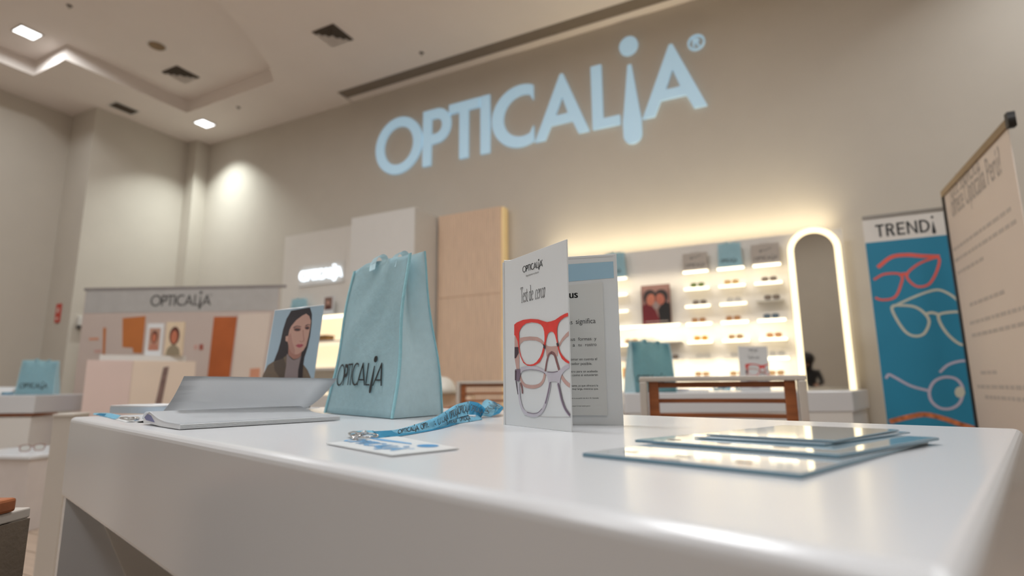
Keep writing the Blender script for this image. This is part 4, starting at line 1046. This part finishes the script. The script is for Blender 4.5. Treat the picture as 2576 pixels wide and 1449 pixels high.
# ------------------------------------------------------------------ banners
tb = empty('roll_up_banner', (1.0, 4.65, 0), 0, 'blue TRENDI roll-up banner printed with eyeglasses', 'banner', 'roll-up banners')
tbs = box('banner_sheet', mat('banner_white', (222, 218, 212), .5), -.422, .43, 0, .004, .06, 1.985, tb)
box('base', mat('aluminium', (150, 146, 140), .35, .8), -.43, .44, -.06, .10, 0, .06, tb, bev=.01); box('top_rail', mat('aluminium', (150, 146, 140), .35, .8), -.424, .432, -.008, .012, 1.975, 2.0, tb, bev=.002)
box('pole', mat('aluminium', (150, 146, 140), .35, .8), -.01, .01, .02, .04, .05, 1.98, tb)
MT = frame(V((.578, 4.65, 0)), V((1, 0, 0)), V((0, 0, 1)))
c6 = lambda p: (2060 + p[0] / 1.812, 280 + p[1] / 1.812)
def P6(pts): return [pxp(MT, *c6(p)) for p in pts]
TEAL = mat('banner_teal', (30, 128, 162), .5, var=.05, scale=2)
zt_ = P6([(400, 582)])[0][1]
sub(MT, 'print_teal_field', [[(.002, .07), (.85, .07), (.85, zt_), (.002, zt_)]], TEAL, tbs, .001, .001)
k6 = abs(P6([(300, 900)])[0][0] - P6([(400, 900)])[0][0]) / 100
def r6(name, pts, wd, m, h, cyc=False): return sub(MT, name, ribbon(P6(pts), wd * k6, 5, cyc), m, tbs, h, .001)
BR_ = mat('banner_red', (226, 98, 84), .5, var=.08); BW_ = mat('banner_cream', (196, 196, 180), .5, var=.05); BP_ = mat('banner_lilac', (186, 178, 196), .5, var=.05); BT_ = mat('banner_tortoise', (190, 110, 66), .5, var=.5, scale=30)
r6('print_red_temple', [(268, 712), (330, 665), (400, 655), (470, 660), (550, 663)], 20, BR_, .0025)
r6('print_red_rim', [(400, 745), (440, 705), (490, 680), (545, 668), (540, 720), (505, 785), (455, 800), (418, 780)], 12, BR_, .0028, True)
r6('print_red_rim', [(250, 768), (300, 742), (375, 745), (372, 795), (345, 848), (290, 860), (256, 850)], 12, BR_, .0028)
r6('print_red_bridge', [(365, 748), (385, 742), (408, 742)], 16, BR_, .0036)
r6('print_cream_temple', [(335, 892), (420, 852), (500, 822), (550, 815), (605, 840), (650, 880)], 12, BW_, .0025)
r6('print_cream_rim', [(332, 893), (380, 885), (440, 893), (485, 925), (502, 962), (480, 1012), (440, 1025), (398, 1008), (358, 955)], 13, BW_, .0028, True)
r6('print_cream_rim', [(545, 930), (580, 918), (640, 915), (700, 930), (735, 970), (720, 1030), (680, 1062), (640, 1060), (590, 1020), (555, 970)], 13, BW_, .0028, True)
r6('print_cream_bridge', [(485, 925), (515, 918), (548, 928)], 14, BW_, .0036)
r6('print_lilac_temple', [(305, 1218), (318, 1200), (345, 1212), (420, 1252), (505, 1275)], 13, BP_, .0025)
r6('print_lilac_rim', [(655, 1285), (640, 1330), (600, 1355), (550, 1352), (512, 1320), (503, 1275), (525, 1232), (570, 1212), (620, 1218), (650, 1248)], 13, BP_, .0028, True)
r6('print_lilac_temple', [(550, 1190), (590, 1155), (650, 1138), (700, 1142)], 12, BP_, .0025)
sub(MT, 'print_lilac_pad', [P6([(642 + 24 * math.cos(t * .5), 1280 + 26 * math.sin(t * .5)) for t in range(12)])], BW_, tbs, .0038, .001)
r6('print_tortoise_frame', [(322, 1415), (400, 1395), (480, 1382), (560, 1398), (640, 1425), (720, 1450)], 24, BT_, .0025)
def bold_letters():
    G = {}
    w_ = .12
    bars = lambda *b: [[[(x0, y0), (x1, y0), (x1, y1), (x0, y1)]] for x0, y0, x1, y1 in b]
    out = []
    out += bars((0, .65, .46, .77), (.17, 0, .29, .65))
    x = .55; out += bars((x, 0, x + w_, .77)); out.append([[(x + w_, .77), (x + .24, .77)] + arc(x + .24, .56, .19, .21, 90, -90, 12) + [(x + w_, .35), (x + w_, .46), (x + .24, .46)] + arc(x + .24, .56, .08, .10, -90, 90, 10) + [(x + w_, .66)]])
    out.append([[(x + .18, .36), (x + .32, .36), (x + .47, 0), (x + .32, 0)]])
    x = 1.12; out += bars((x, 0, x + w_, .77), (x + w_, .66, x + .42, .77), (x + w_, .33, x + .38, .44), (x + w_, 0, x + .42, .11))
    x = 1.64; out += bars((x, 0, x + .11, .77), (x + .43, 0, x + .54, .77)); out.append([[(x + .11, .77), (x + .43, .18), (x + .43, 0), (x + .11, .58)]])
    x = 2.28; out.append([[(x, 0), (x, .77), (x + .2, .77)] + arc(x + .2, .385, .33, .385, 90, -90, 16), [(x + w_, .11), (x + w_, .66), (x + .2, .66)] + arc(x + .2, .385, .21, .275, 90, -90, 16)])
    x = 2.98; out.append([[(x - .01, .6), (x + .02, .6), (x + .1, .0), (x + .08, -.10), (x, -.16), (x - .08, -.10), (x - .1, 0)]]); out.append([ell(x, .86, .07, .075)])
    return out
a, b = P6([(262, 575)])[0], P6([(535, 540)])[0]
s_ = (b[0] - a[0]) / 3.1
gs = [[[(a[0] + p[0] * s_, a[1] + p[1] * s_ * 1.05) for p in lp] for lp in g_] for g_ in bold_letters()]
o = join_loops('printed_title', gs, .001, INK); wp(o, tbs, lift(MT, .001))

rb = empty('roll_up_banner', (1.0, 3.72, 0), 0, 'cream roll-up banner with grey text at the right edge, seen at an angle', 'banner', 'roll-up banners')
A_ = V((.985, 4.277, 0)); B_ = V((1.012, 3.152, 0)); du_ = (B_ - A_); BWd = du_.length
MR = frame(A_, du_, V((0, 0, 1)))     # x from the far edge towards the camera
nR = MR.to_3x3().col[2]
o = shape('banner_sheet', [[(.03, .07), (BWd - .03, .07), (BWd - .03, 1.97), (.03, 1.97)]], .003, mat('banner_cream_white', (216, 200, 186), .55, var=.02, scale=2)); wp(o, rb, MR)
o = shape('top_rail', [[(0, 1.965), (BWd, 1.965), (BWd, 2.005), (0, 2.005)]], .02, mat('bronze_rail', (150, 128, 98), .4, .6)); wp(o, rb, lift(MR, -.008))
o = shape('edge_post', [[(.0, .06), (.028, .06), (.028, 1.965), (.0, 1.965)]], .02, BLACK); wp(o, rb, lift(MR, -.008))
o = shape('end_cap', [[(BWd - .004, 1.95), (BWd + .03, 1.95), (BWd + .03, 2.02), (BWd - .004, 2.02)]], .03, BLACK); wp(o, rb, lift(MR, -.012))
o = shape('base', [[(0, 0), (BWd, 0), (BWd, .06), (0, .06)]], .12, BLACK); wp(o, rb, lift(MR, -.06))
c7 = lambda p: (2360 + p[0] / 4.023, 280 + p[1] / 4.023)
GT = mat('banner_grey_text', (164, 154, 146), .6)
def P7(p): return pxp(lift(MR, .003), *c7(p))
a, b = P7((128, 900)), P7((430, 640)); text_on(MR, '¿QUÉ SERVICIOS', (a[0], a[1]), (b[0], a[1]), GT, rb, h=.004, yscale=1.9)
a, b = P7((150, 1075)), P7((665, 690)); text_on(MR, 'ofrece Opticalia Perú?', (a[0], a[1]), (b[0], a[1]), GT, rb, h=.004, yscale=2.2)
def P6r(p): return pxp(lift(MR, .003), *c6(p))
rows_ = [((615, 640), (880, 540)), ((622, 690), (890, 590)), ((635, 745), (745, 708)), ((690, 890), (830, 835)), ((690, 975), (930, 895)), ((700, 1030), (930, 950)), ((740, 1200), (800, 1190)), ((725, 1262), (930, 1250)), ((760, 1310), (930, 1300))]
bm = bmesh.new()
for pa, pb_ in rows_:
    a, b = P6r(pa), P6r(pb_); x = a[0]; z = (a[1])
    while x < min(b[0], BWd - .08):
        L_ = random.uniform(.03, .09)
        bmbox(bm, x, min(x + L_, BWd - .05), z, z + .02, .0032, .0042); x += L_ + .018
o = bm2('small_print', bm, mat('banner_small_text', (186, 174, 164), .6)); o['kind'] = 'stuff'; wp(o, rb, MR)

# ------------------------------------------------------------------ printed backdrop stand, left
ZB = 2.1
A_ = onz(218, 728, ZB); B_ = onz(705, 720, ZB)
A_.z = B_.z = 0
bs = empty('backdrop_stand', tuple((A_ + B_) / 2), 0, 'wide printed backdrop of a peach shopfront under an OPTICALIA header', 'backdrop')
MS = frame(A_, B_ - A_, V((0, 0, 1))); SW = (B_ - A_).length
o = shape('backdrop_sheet', [[(0, .05), (SW, .05), (SW, ZB), (0, ZB)]], .01, mat('backdrop_peach', (212, 196, 188), .6, var=.03, scale=1.5)); wp(o, bs, MS)
PS_ = lambda pts, s=(180, 700, 4.262): [pxp(lift(MS, .012), s[0] + p[0] / s[2], s[1] + p[1] / s[2]) for p in pts]
sz = PS_([(800, 365)])[0][1]
sub(MS, 'header_panel', [[(.01, sz), (SW - .01, sz), (SW - .01, ZB - .02), (.01, ZB - .02)]], mat('backdrop_header', (192, 190, 188), .6), bs, .0115, .002)
o = shape('top_bar', [[(-.02, ZB - .02), (SW + .08, ZB - .02), (SW + .08, ZB + .015), (-.02, ZB + .015)]], .03, mat('grey_bar', (150, 144, 144), .5)); wp(o, bs, lift(MS, -.01))
for u_ in (0.02, SW - .05):
    o = shape('support_post', [[(u_, 0), (u_ + .03, 0), (u_ + .03, ZB), (u_, ZB)]], .03, mat('grey_bar', (150, 144, 144), .5)); wp(o, bs, lift(MS, -.035))
o = shape('foot_bar', [[(-.02, 0), (SW + .02, 0), (SW + .02, .05), (-.02, .05)]], .1, WHITEM); wp(o, bs, lift(MS, -.05))
c2r = lambda x, y: (x / 2.994, 640 + y / 2.994)
L_ = lift(MS, .014)
a, b = pxp(L_, *c2r(1130, 390)), pxp(L_, *c2r(1588, 388))
wordmark(wm_at(L_, a, (b[0], a[1])), mat('header_ink', (84, 84, 82), .6), bs, w=.11, h=0, depth=.001)
OR_ = mat('backdrop_orange', (204, 124, 66), .6, var=.05, scale=3); ORD = mat('backdrop_orange_red', (190, 102, 52), .6, var=.1, scale=3)
PK = mat('backdrop_pink', (214, 170, 160), .6); WH_ = mat('backdrop_light', (232, 218, 206), .6, var=.02, scale=2)
sub(MS, 'print_orange_wall', [PS_([(548, 428), (795, 405), (757, 803), (662, 800), (656, 745), (546, 738)])], OR_, bs, .012, .002)
q = [pxp(lift(MS, .012), *c2r(x, y)) for x, y in ((1612, 470), (1788, 468), (1730, 925), (1562, 925))]
sub(MS, 'print_orange_door', [q], ORD, bs, .012, .002)
q = [pxp(lift(MS, .012), *c2r(x, y)) for x, y in ((1800, 450), (2040, 440), (1960, 1010), (1740, 1010))]
sub(MS, 'print_light_wall', [q], WH_, bs, .012, .002)
sub(MS, 'print_orange_column', [PS_([(340, 530), (370, 530), (358, 815), (335, 815)])], OR_, bs, .012, .002)
sub(MS, 'print_mark', [PS_([(190, 640), (290, 636), (288, 662), (188, 664)])], mat('backdrop_pale_orange', (224, 160, 130), .6), bs, .012, .002)
sub(MS, 'print_mark', [PS_([(1315, 715), (1350, 712), (1350, 760), (1312, 762)])], PK, bs, .012, .002)
sub(MS, 'print_mark', [PS_([(1372, 708), (1412, 706), (1410, 768), (1370, 770)])], mat('backdrop_brick', (172, 92, 78), .6), bs, .012, .002)
sub(MS, 'print_mark', [PS_([(245, 770), (320, 765), (320, 795), (245, 800)])], PK, bs, .012, .002)
q = [pxp(lift(MS, .012), *c2r(x, y)) for x, y in ((1885, 860), (1960, 855), (1955, 930), (1880, 932))]
sub(MS, 'print_mark', [q], mat('backdrop_pale_orange', (224, 160, 130), .6), bs, .0145, .001)

# ------------------------------------------------------------------ promotional counter before the backdrop
DC = 5.9
A_ = dep(208, 1000, 5.5); B_ = dep(485, 1000, 6.03); A_.z = B_.z = 0
ct = empty('promo_counter', tuple(A_), math.atan2((B_ - A_).y, (B_ - A_).x), 'peach and cream counter standing in front of the printed backdrop', 'counter')
CWd = (B_ - A_).length; CH = dep(350, 907, 5.78).z
CT1 = mat('counter_pink', (224, 202, 194), .5, var=.02, scale=3); CT2 = mat('counter_cream', (230, 212, 194), .5, var=.02, scale=3)
box('front_left_panel', CT1, 0, CWd * .40, 0, .4, 0, CH, ct, bev=.002); box('front_right_panel', CT2, CWd * .402, CWd, -.004, .4, 0, CH, ct, bev=.002)
box('top_ledge', WHITEM, CWd * .10, CWd * .90, .04, .36, CH, CH + .058, ct, bev=.002)
x0 = CWd * .715
MPc = ct_M = Matrix.Translation(ct.location) @ ct.rotation_euler.to_matrix().to_4x4() @ Matrix.Translation((0, -.006, 0)) @ RX
q = [pxp(MPc, 411, 924), pxp(MPc, 425, 922), pxp(MPc, 405, 1022), pxp(MPc, 389, 1022)]
o = shape('printed_strip', [q], .002, mat('strip_print', (128, 104, 98), .5, var=.3, scale=9)); wp(o, ct, MPc)
fz = CH + .0585
def stand_frame(px0, px1, pyt, label, white):
    D_ = 6.0; a_ = dep(px0, 890, D_); b_ = dep(px1, 890, D_)
    t = empty('picture_frame', (a_.x, a_.y, fz), math.atan2((b_ - a_).y, (b_ - a_).x), label, 'picture', 'portraits on the promotional counter')
    W2 = (b_ - a_).xy.length; H2 = dep((px0 + px1) / 2, pyt, D_).z - fz
    box('frame_board', PAPER if white else mat('picture_cream', (226, 206, 178), .5), 0, W2, 0, .015, 0, H2, t, bev=.001)
    M__ = Matrix.Translation(t.location) @ t.rotation_euler.to_matrix().to_4x4() @ Matrix.Translation((0, -.001, 0)) @ RX
    m_ = .16 if white else .03
    mini_portrait(M__ @ Matrix.Translation((W2 * m_, H2 * (.17 if white else .01), 0)), W2 * (1 - 2 * m_), H2 * (.68 if white else .96), t,
                  mat('frame_ground', (190, 150, 130), .5) if white else mat('frame_ground_cream', (226, 206, 178), .5), mat('frame_hair', (96, 56, 48), .5), mat('frame_cloth_red', (190, 130, 110), .5) if white else mat('frame_cloth_olive', (150, 138, 116), .5), mat('frame_skin', (196, 120, 92), .5), h=.0005)
stand_frame(364, 405, 812, 'white framed portrait on the promotional counter', True)
stand_frame(412, 458, 808, 'cream portrait board right of the white frame on the counter', False)

# ------------------------------------------------------------------ far left desk, with bag
K = dep(89, 994, 5.3); K.z = 0
dS = (dep(218, 992, 5.95) - dep(89, 994, 5.3)); dS.z = 0; dS.normalize(); ang = math.atan2(dS.y, dS.x)
fd = empty('desk', tuple(K), ang, 'white desk at the far left with a wooden rail below its top', 'desk', 'white desks')
box('desktop', WHITE, 0, .77, 0, 1.58, .578, .75, fd, bev=.008, seg=3)
box('wood_rail', WOOD, -.004, .30, .0, 1.57, .556, .570, fd, bev=.004)
box('body_panel', WHITEM, .01, .28, .02, 1.55, 0, .547, fd)
p = dep(36, 990, 5.5); p2_ = dep(134, 988, 5.6)
b = put_bag('pale blue bag on the far left desk', (p.x, p.y, DZ), math.atan2((p2_ - p).y, (p2_ - p).x), 1.0)
b.scale = ((p2_ - p).xy.length / .332, 1, 1.04)
p = dep(18, 987, 5.6)
l4 = empty('lanyard', (p.x, p.y, DZ), 0, 'sky blue lanyard heap beside the bag on the far left desk', 'lanyard', 'sky blue lanyards')
for k in range(2):
    bm = bmesh.new(); prev = None
    for i in range(15):
        t_ = i / 14 * 2 * math.pi; c = V((.07 * math.cos(t_), .04 * math.sin(t_) + .02 * k, .003 + .004 * abs(math.sin(t_ + k)))); q_ = [bm.verts.new(c), bm.verts.new(c + V((.004, 0, .02)))]
        if prev: bm.faces.new((prev[0], q_[0], q_[1], prev[1]))
        prev = q_
    bmesh.ops.solidify(bm, geom=bm.faces[:], thickness=.001); bm2('strap', bm, LAN, l4, smooth=True)
p = dep(2, 978, 5.7)
br_ = empty('brochure', (p.x, p.y, DZ), .5, 'white brochure half open at the left edge of the photo, on the far desk', 'brochure')
box('page', PAPER, -.1, .1, -.08, .08, 0, .004, br_); o = box('page', PAPER, -.1, .1, 0, .002, 0, .10, br_); o.location = (0, .0, .004); o.rotation_euler.x = -.7

# low display plinth with spectacles
DP = 3.2; zP = .43
K = dep(75, 1148, DP); zP = K.z
ld_ = empty('display_plinth', (K.x, K.y, 0), ang - math.radians(12), 'low white plinth carrying a pair of glasses, left of the near desk', 'plinth', 'display plinths')
box('plinth_body', mat('plinth_grey', (206, 198, 194), .5), .01, .5, .01, .6, 0, zP - .02, ld_); box('top_slab', WHITE, 0, .51, 0, .61, zP - .02, zP, ld_, bev=.003)
g_ = make_glasses('thin brown glasses on the low white plinth at the left', mat('copper_rim', (140, 96, 84), .3), mat('clear_lens', (205, 205, 200), .1), 'spectacles on the plinth')
gp = onz(80, 1135, zP)
g_.location = (gp.x, gp.y, zP + .001); g_.rotation_euler.z = ang * .5 + .2; g_.scale = (1.0, 1, 1)
# slim post
DPp = 2.1
a_ = dep(132, 1042, DPp); b_ = dep(172, 1040, DPp)
ps = empty('display_plinth', (a_.x, a_.y, 0), math.atan2((b_ - a_).y, (b_ - a_).x) + .25, 'slim tall white plinth just left of the near desk corner', 'plinth', 'display plinths')
box('column', TAUPE, .003, .065, .003, .13, 0, a_.z - .012, ps); box('cap', TAUPE, 0, .068, 0, .133, a_.z - .012, a_.z, ps, bev=.002)

# beige counter with a rounded white instrument, seen between bag and chair
p = dep(1092, 990, 4.75)
cc = empty('counter', (p.x - .35, p.y, 0), .42, 'pale oak counter behind the big bag', 'counter')
box('body', OAK, 0, .62, 0, .4, 0, .72, cc); box('worktop', mat('worktop_beige', (222, 206, 186), .4), -.01, .63, -.01, .41, .72, .74, cc, bev=.003)
p = dep(1112, 990, 4.85)
ins = empty('optical_instrument', (p.x, p.y, .741), .2, 'rounded white instrument with black eyepiece, right of the big bag', 'instrument')
bm = bmesh.new(); bmesh.ops.create_uvsphere(bm, u_segments=20, v_segments=12, radius=1)
for v in bm.verts: v.co = V((v.co.x * .13, v.co.y * .11, max(-.02, v.co.z) * .14 + .003))
bm2('housing', bm, mat('instrument_white', (226, 222, 212), .35), ins, smooth=True)
bm = bmesh.new(); bmesh.ops.create_cone(bm, cap_ends=True, segments=16, radius1=.022, radius2=.03, depth=.05)
o = bm2('eyepiece', bm, BLACK, ins); o.location = (-.06, 0, .165); 
o = box('stem', mat('instrument_white', (226, 222, 212), .35), -.075, -.045, -.012, .012, .11, .145, ins)

# wall signs at the left
q = ony(148, 788, 4.04); hh = ony(148, 765, 4.04).z - q.z
rs = empty('fire_sign', (q.x, 4.038, q.z), 0, 'small red fire equipment sign on the left wall', 'sign')
box('plate', mat('sign_red', (206, 72, 58), .5), -.06, .06, -.012, 0, -hh, hh, rs)
box('pictogram', mat('sign_white', (226, 190, 180), .5), -.03, .03, -.014, -.012, hh * .05, hh * .55, rs); box('pictogram', mat('sign_white', (226, 190, 180), .5), -.035, .035, -.014, -.012, -hh * .7, -hh * .45, rs)
d = ray(203, 820); q = CAM + d * (XL / d.x)
ab = empty('alarm_box', (XL + .001, q.y, q.z), 0, 'small white alarm box with dark base on the left pillar', 'alarm')
box('housing', WHITEM, 0, .05, -.055, .055, .0, .13, ab, bev=.01); box('dark_base', mat('alarm_dark', (78, 74, 72), .5), 0, .05, -.055, .055, -.04, 0, ab, bev=.004)

# ------------------------------------------------------------------ seated person behind the camera, seen in the mirror
def skin_mesh(name, joints, edges, m, parent, sub=2):
    me = bpy.data.meshes.new(name); me.from_pydata([j[0] for j in joints], edges, []); o = bpy.data.objects.new(name, me); COL.objects.link(o)
    md = o.modifiers.new('skin', 'SKIN'); md.use_smooth_shade = True
    for i, j in enumerate(joints):
        r_ = j[1]; me.skin_vertices[0].data[i].radius = (r_, r_) if not isinstance(r_, tuple) else r_
    me.skin_vertices[0].data[0].use_root = True
    s = o.modifiers.new('sub', 'SUBSURF'); s.levels = sub; s.render_levels = sub
    me.materials.append(m); o.parent = parent
    return o
pe_ = empty('person', (.33, -1.55, 0), math.radians(0), 'dark-haired person in black seated far off, reflected in the arched mirror', 'person')
SK = mat('skin', (206, 158, 132), .5); BLK = mat('black_clothes', (40, 40, 42), .8); HR = mat('black_hair', (28, 26, 28), .6)
J = [((0, 0, .50), (.15, .12)), ((0, .02, .72), (.14, .11)), ((0, .06, .95), (.17, .11)), ((0, .09, 1.04), (.07, .06)), ((0, .14, 1.11), .05),
     ((-.18, .09, 1.0), .055), ((-.24, .12, .78), .045), ((-.14, .34, .74), .036), ((.18, .09, 1.0), .055), ((.24, .12, .78), .045), ((.14, .34, .74), .036),
     ((-.10, .04, .50), .09), ((-.13, .46, .50), .068), ((-.13, .44, .08), .048), ((-.13, .56, .05), .04), ((.10, .04, .50), .09), ((.13, .46, .50), .068), ((.13, .44, .08), .048), ((.13, .56, .05), .04)]
E = [(0, 1), (1, 2), (2, 3), (3, 4), (2, 5), (5, 6), (6, 7), (2, 8), (8, 9), (9, 10), (0, 11), (11, 12), (12, 13), (13, 14), (0, 15), (15, 16), (16, 17), (17, 18)]
skin_mesh('body', J, E, BLK, pe_)
def blob(name, c, r, m, parent, rot=0):
    bm = bmesh.new(); bmesh.ops.create_uvsphere(bm, u_segments=20, v_segments=14, radius=1)
    for v in bm.verts:
        v.co = V((v.co.x * r[0] * (1 - .12 * max(0, -v.co.z)), v.co.y * r[1], v.co.z * r[2]))
    o = bm2(name, bm, m, parent, smooth=True); o.location = c; o.rotation_euler.x = rot; return o
blob('head', (0, .19, 1.20), (.078, .095, .118), SK, pe_, -.8)
blob('nose', (0, .27, 1.185), (.012, .02, .022), SK, pe_)
for s in (-1, 1):
    blob('ear', (s * .076, .165, 1.20), (.012, .022, .03), SK, pe_); blob('eye', (s * .03, .255, 1.215), (.012, .008, .007), BLK, pe_)
blob('mouth', (0, .262, 1.145), (.025, .008, .006), mat('lips', (170, 96, 88), .5), pe_)
blob('hair', (0, .175, 1.235), (.15, .13, .15), HR, pe_, -.8)
for s in (-1, 1):
    blob('hair_side', (s * .07, .13, 1.14), (.035, .06, .11), HR, pe_)
for s in (-1, 1):
    Jh = [((s * .14, .34, .74), .03), ((s * .125, .385, .735), (.036, .016))]
    Eh = [(0, 1)]
    for f_ in range(4):
        x = s * (.150 - .018 * f_); i = len(Jh); L_ = (.062, .072, .068, .052)[f_]
        Jh += [((x, .42, .735), .0095), ((x, .42 + L_ * .5, .732), .0085), ((x, .42 + L_, .718), .0075)]; Eh += [(1, i), (i, i + 1), (i + 1, i + 2)]
    i = len(Jh); Jh += [((s * .092, .40, .732), .010), ((s * .078, .43, .728), .0085)]; Eh += [(1, i), (i, i + 1)]
    skin_mesh('hand', Jh, Eh, SK, pe_, 1)
st_ = empty('stool', (.33, -1.58, 0), math.radians(-8), 'grey stool under the reflected person', 'stool')
bm = bmesh.new(); bmesh.ops.create_cone(bm, cap_ends=True, segments=24, radius1=.19, radius2=.19, depth=.05); o = bm2('seat', bm, FABRIC, st_); o.location = (0, 0, .36)
for sx in (-1, 1):
    for sy in (-1, 1): box('leg', TAUPE, sx * .12 - .012, sx * .12 + .012, sy * .12 - .012, sy * .12 + .012, 0, .34, st_)
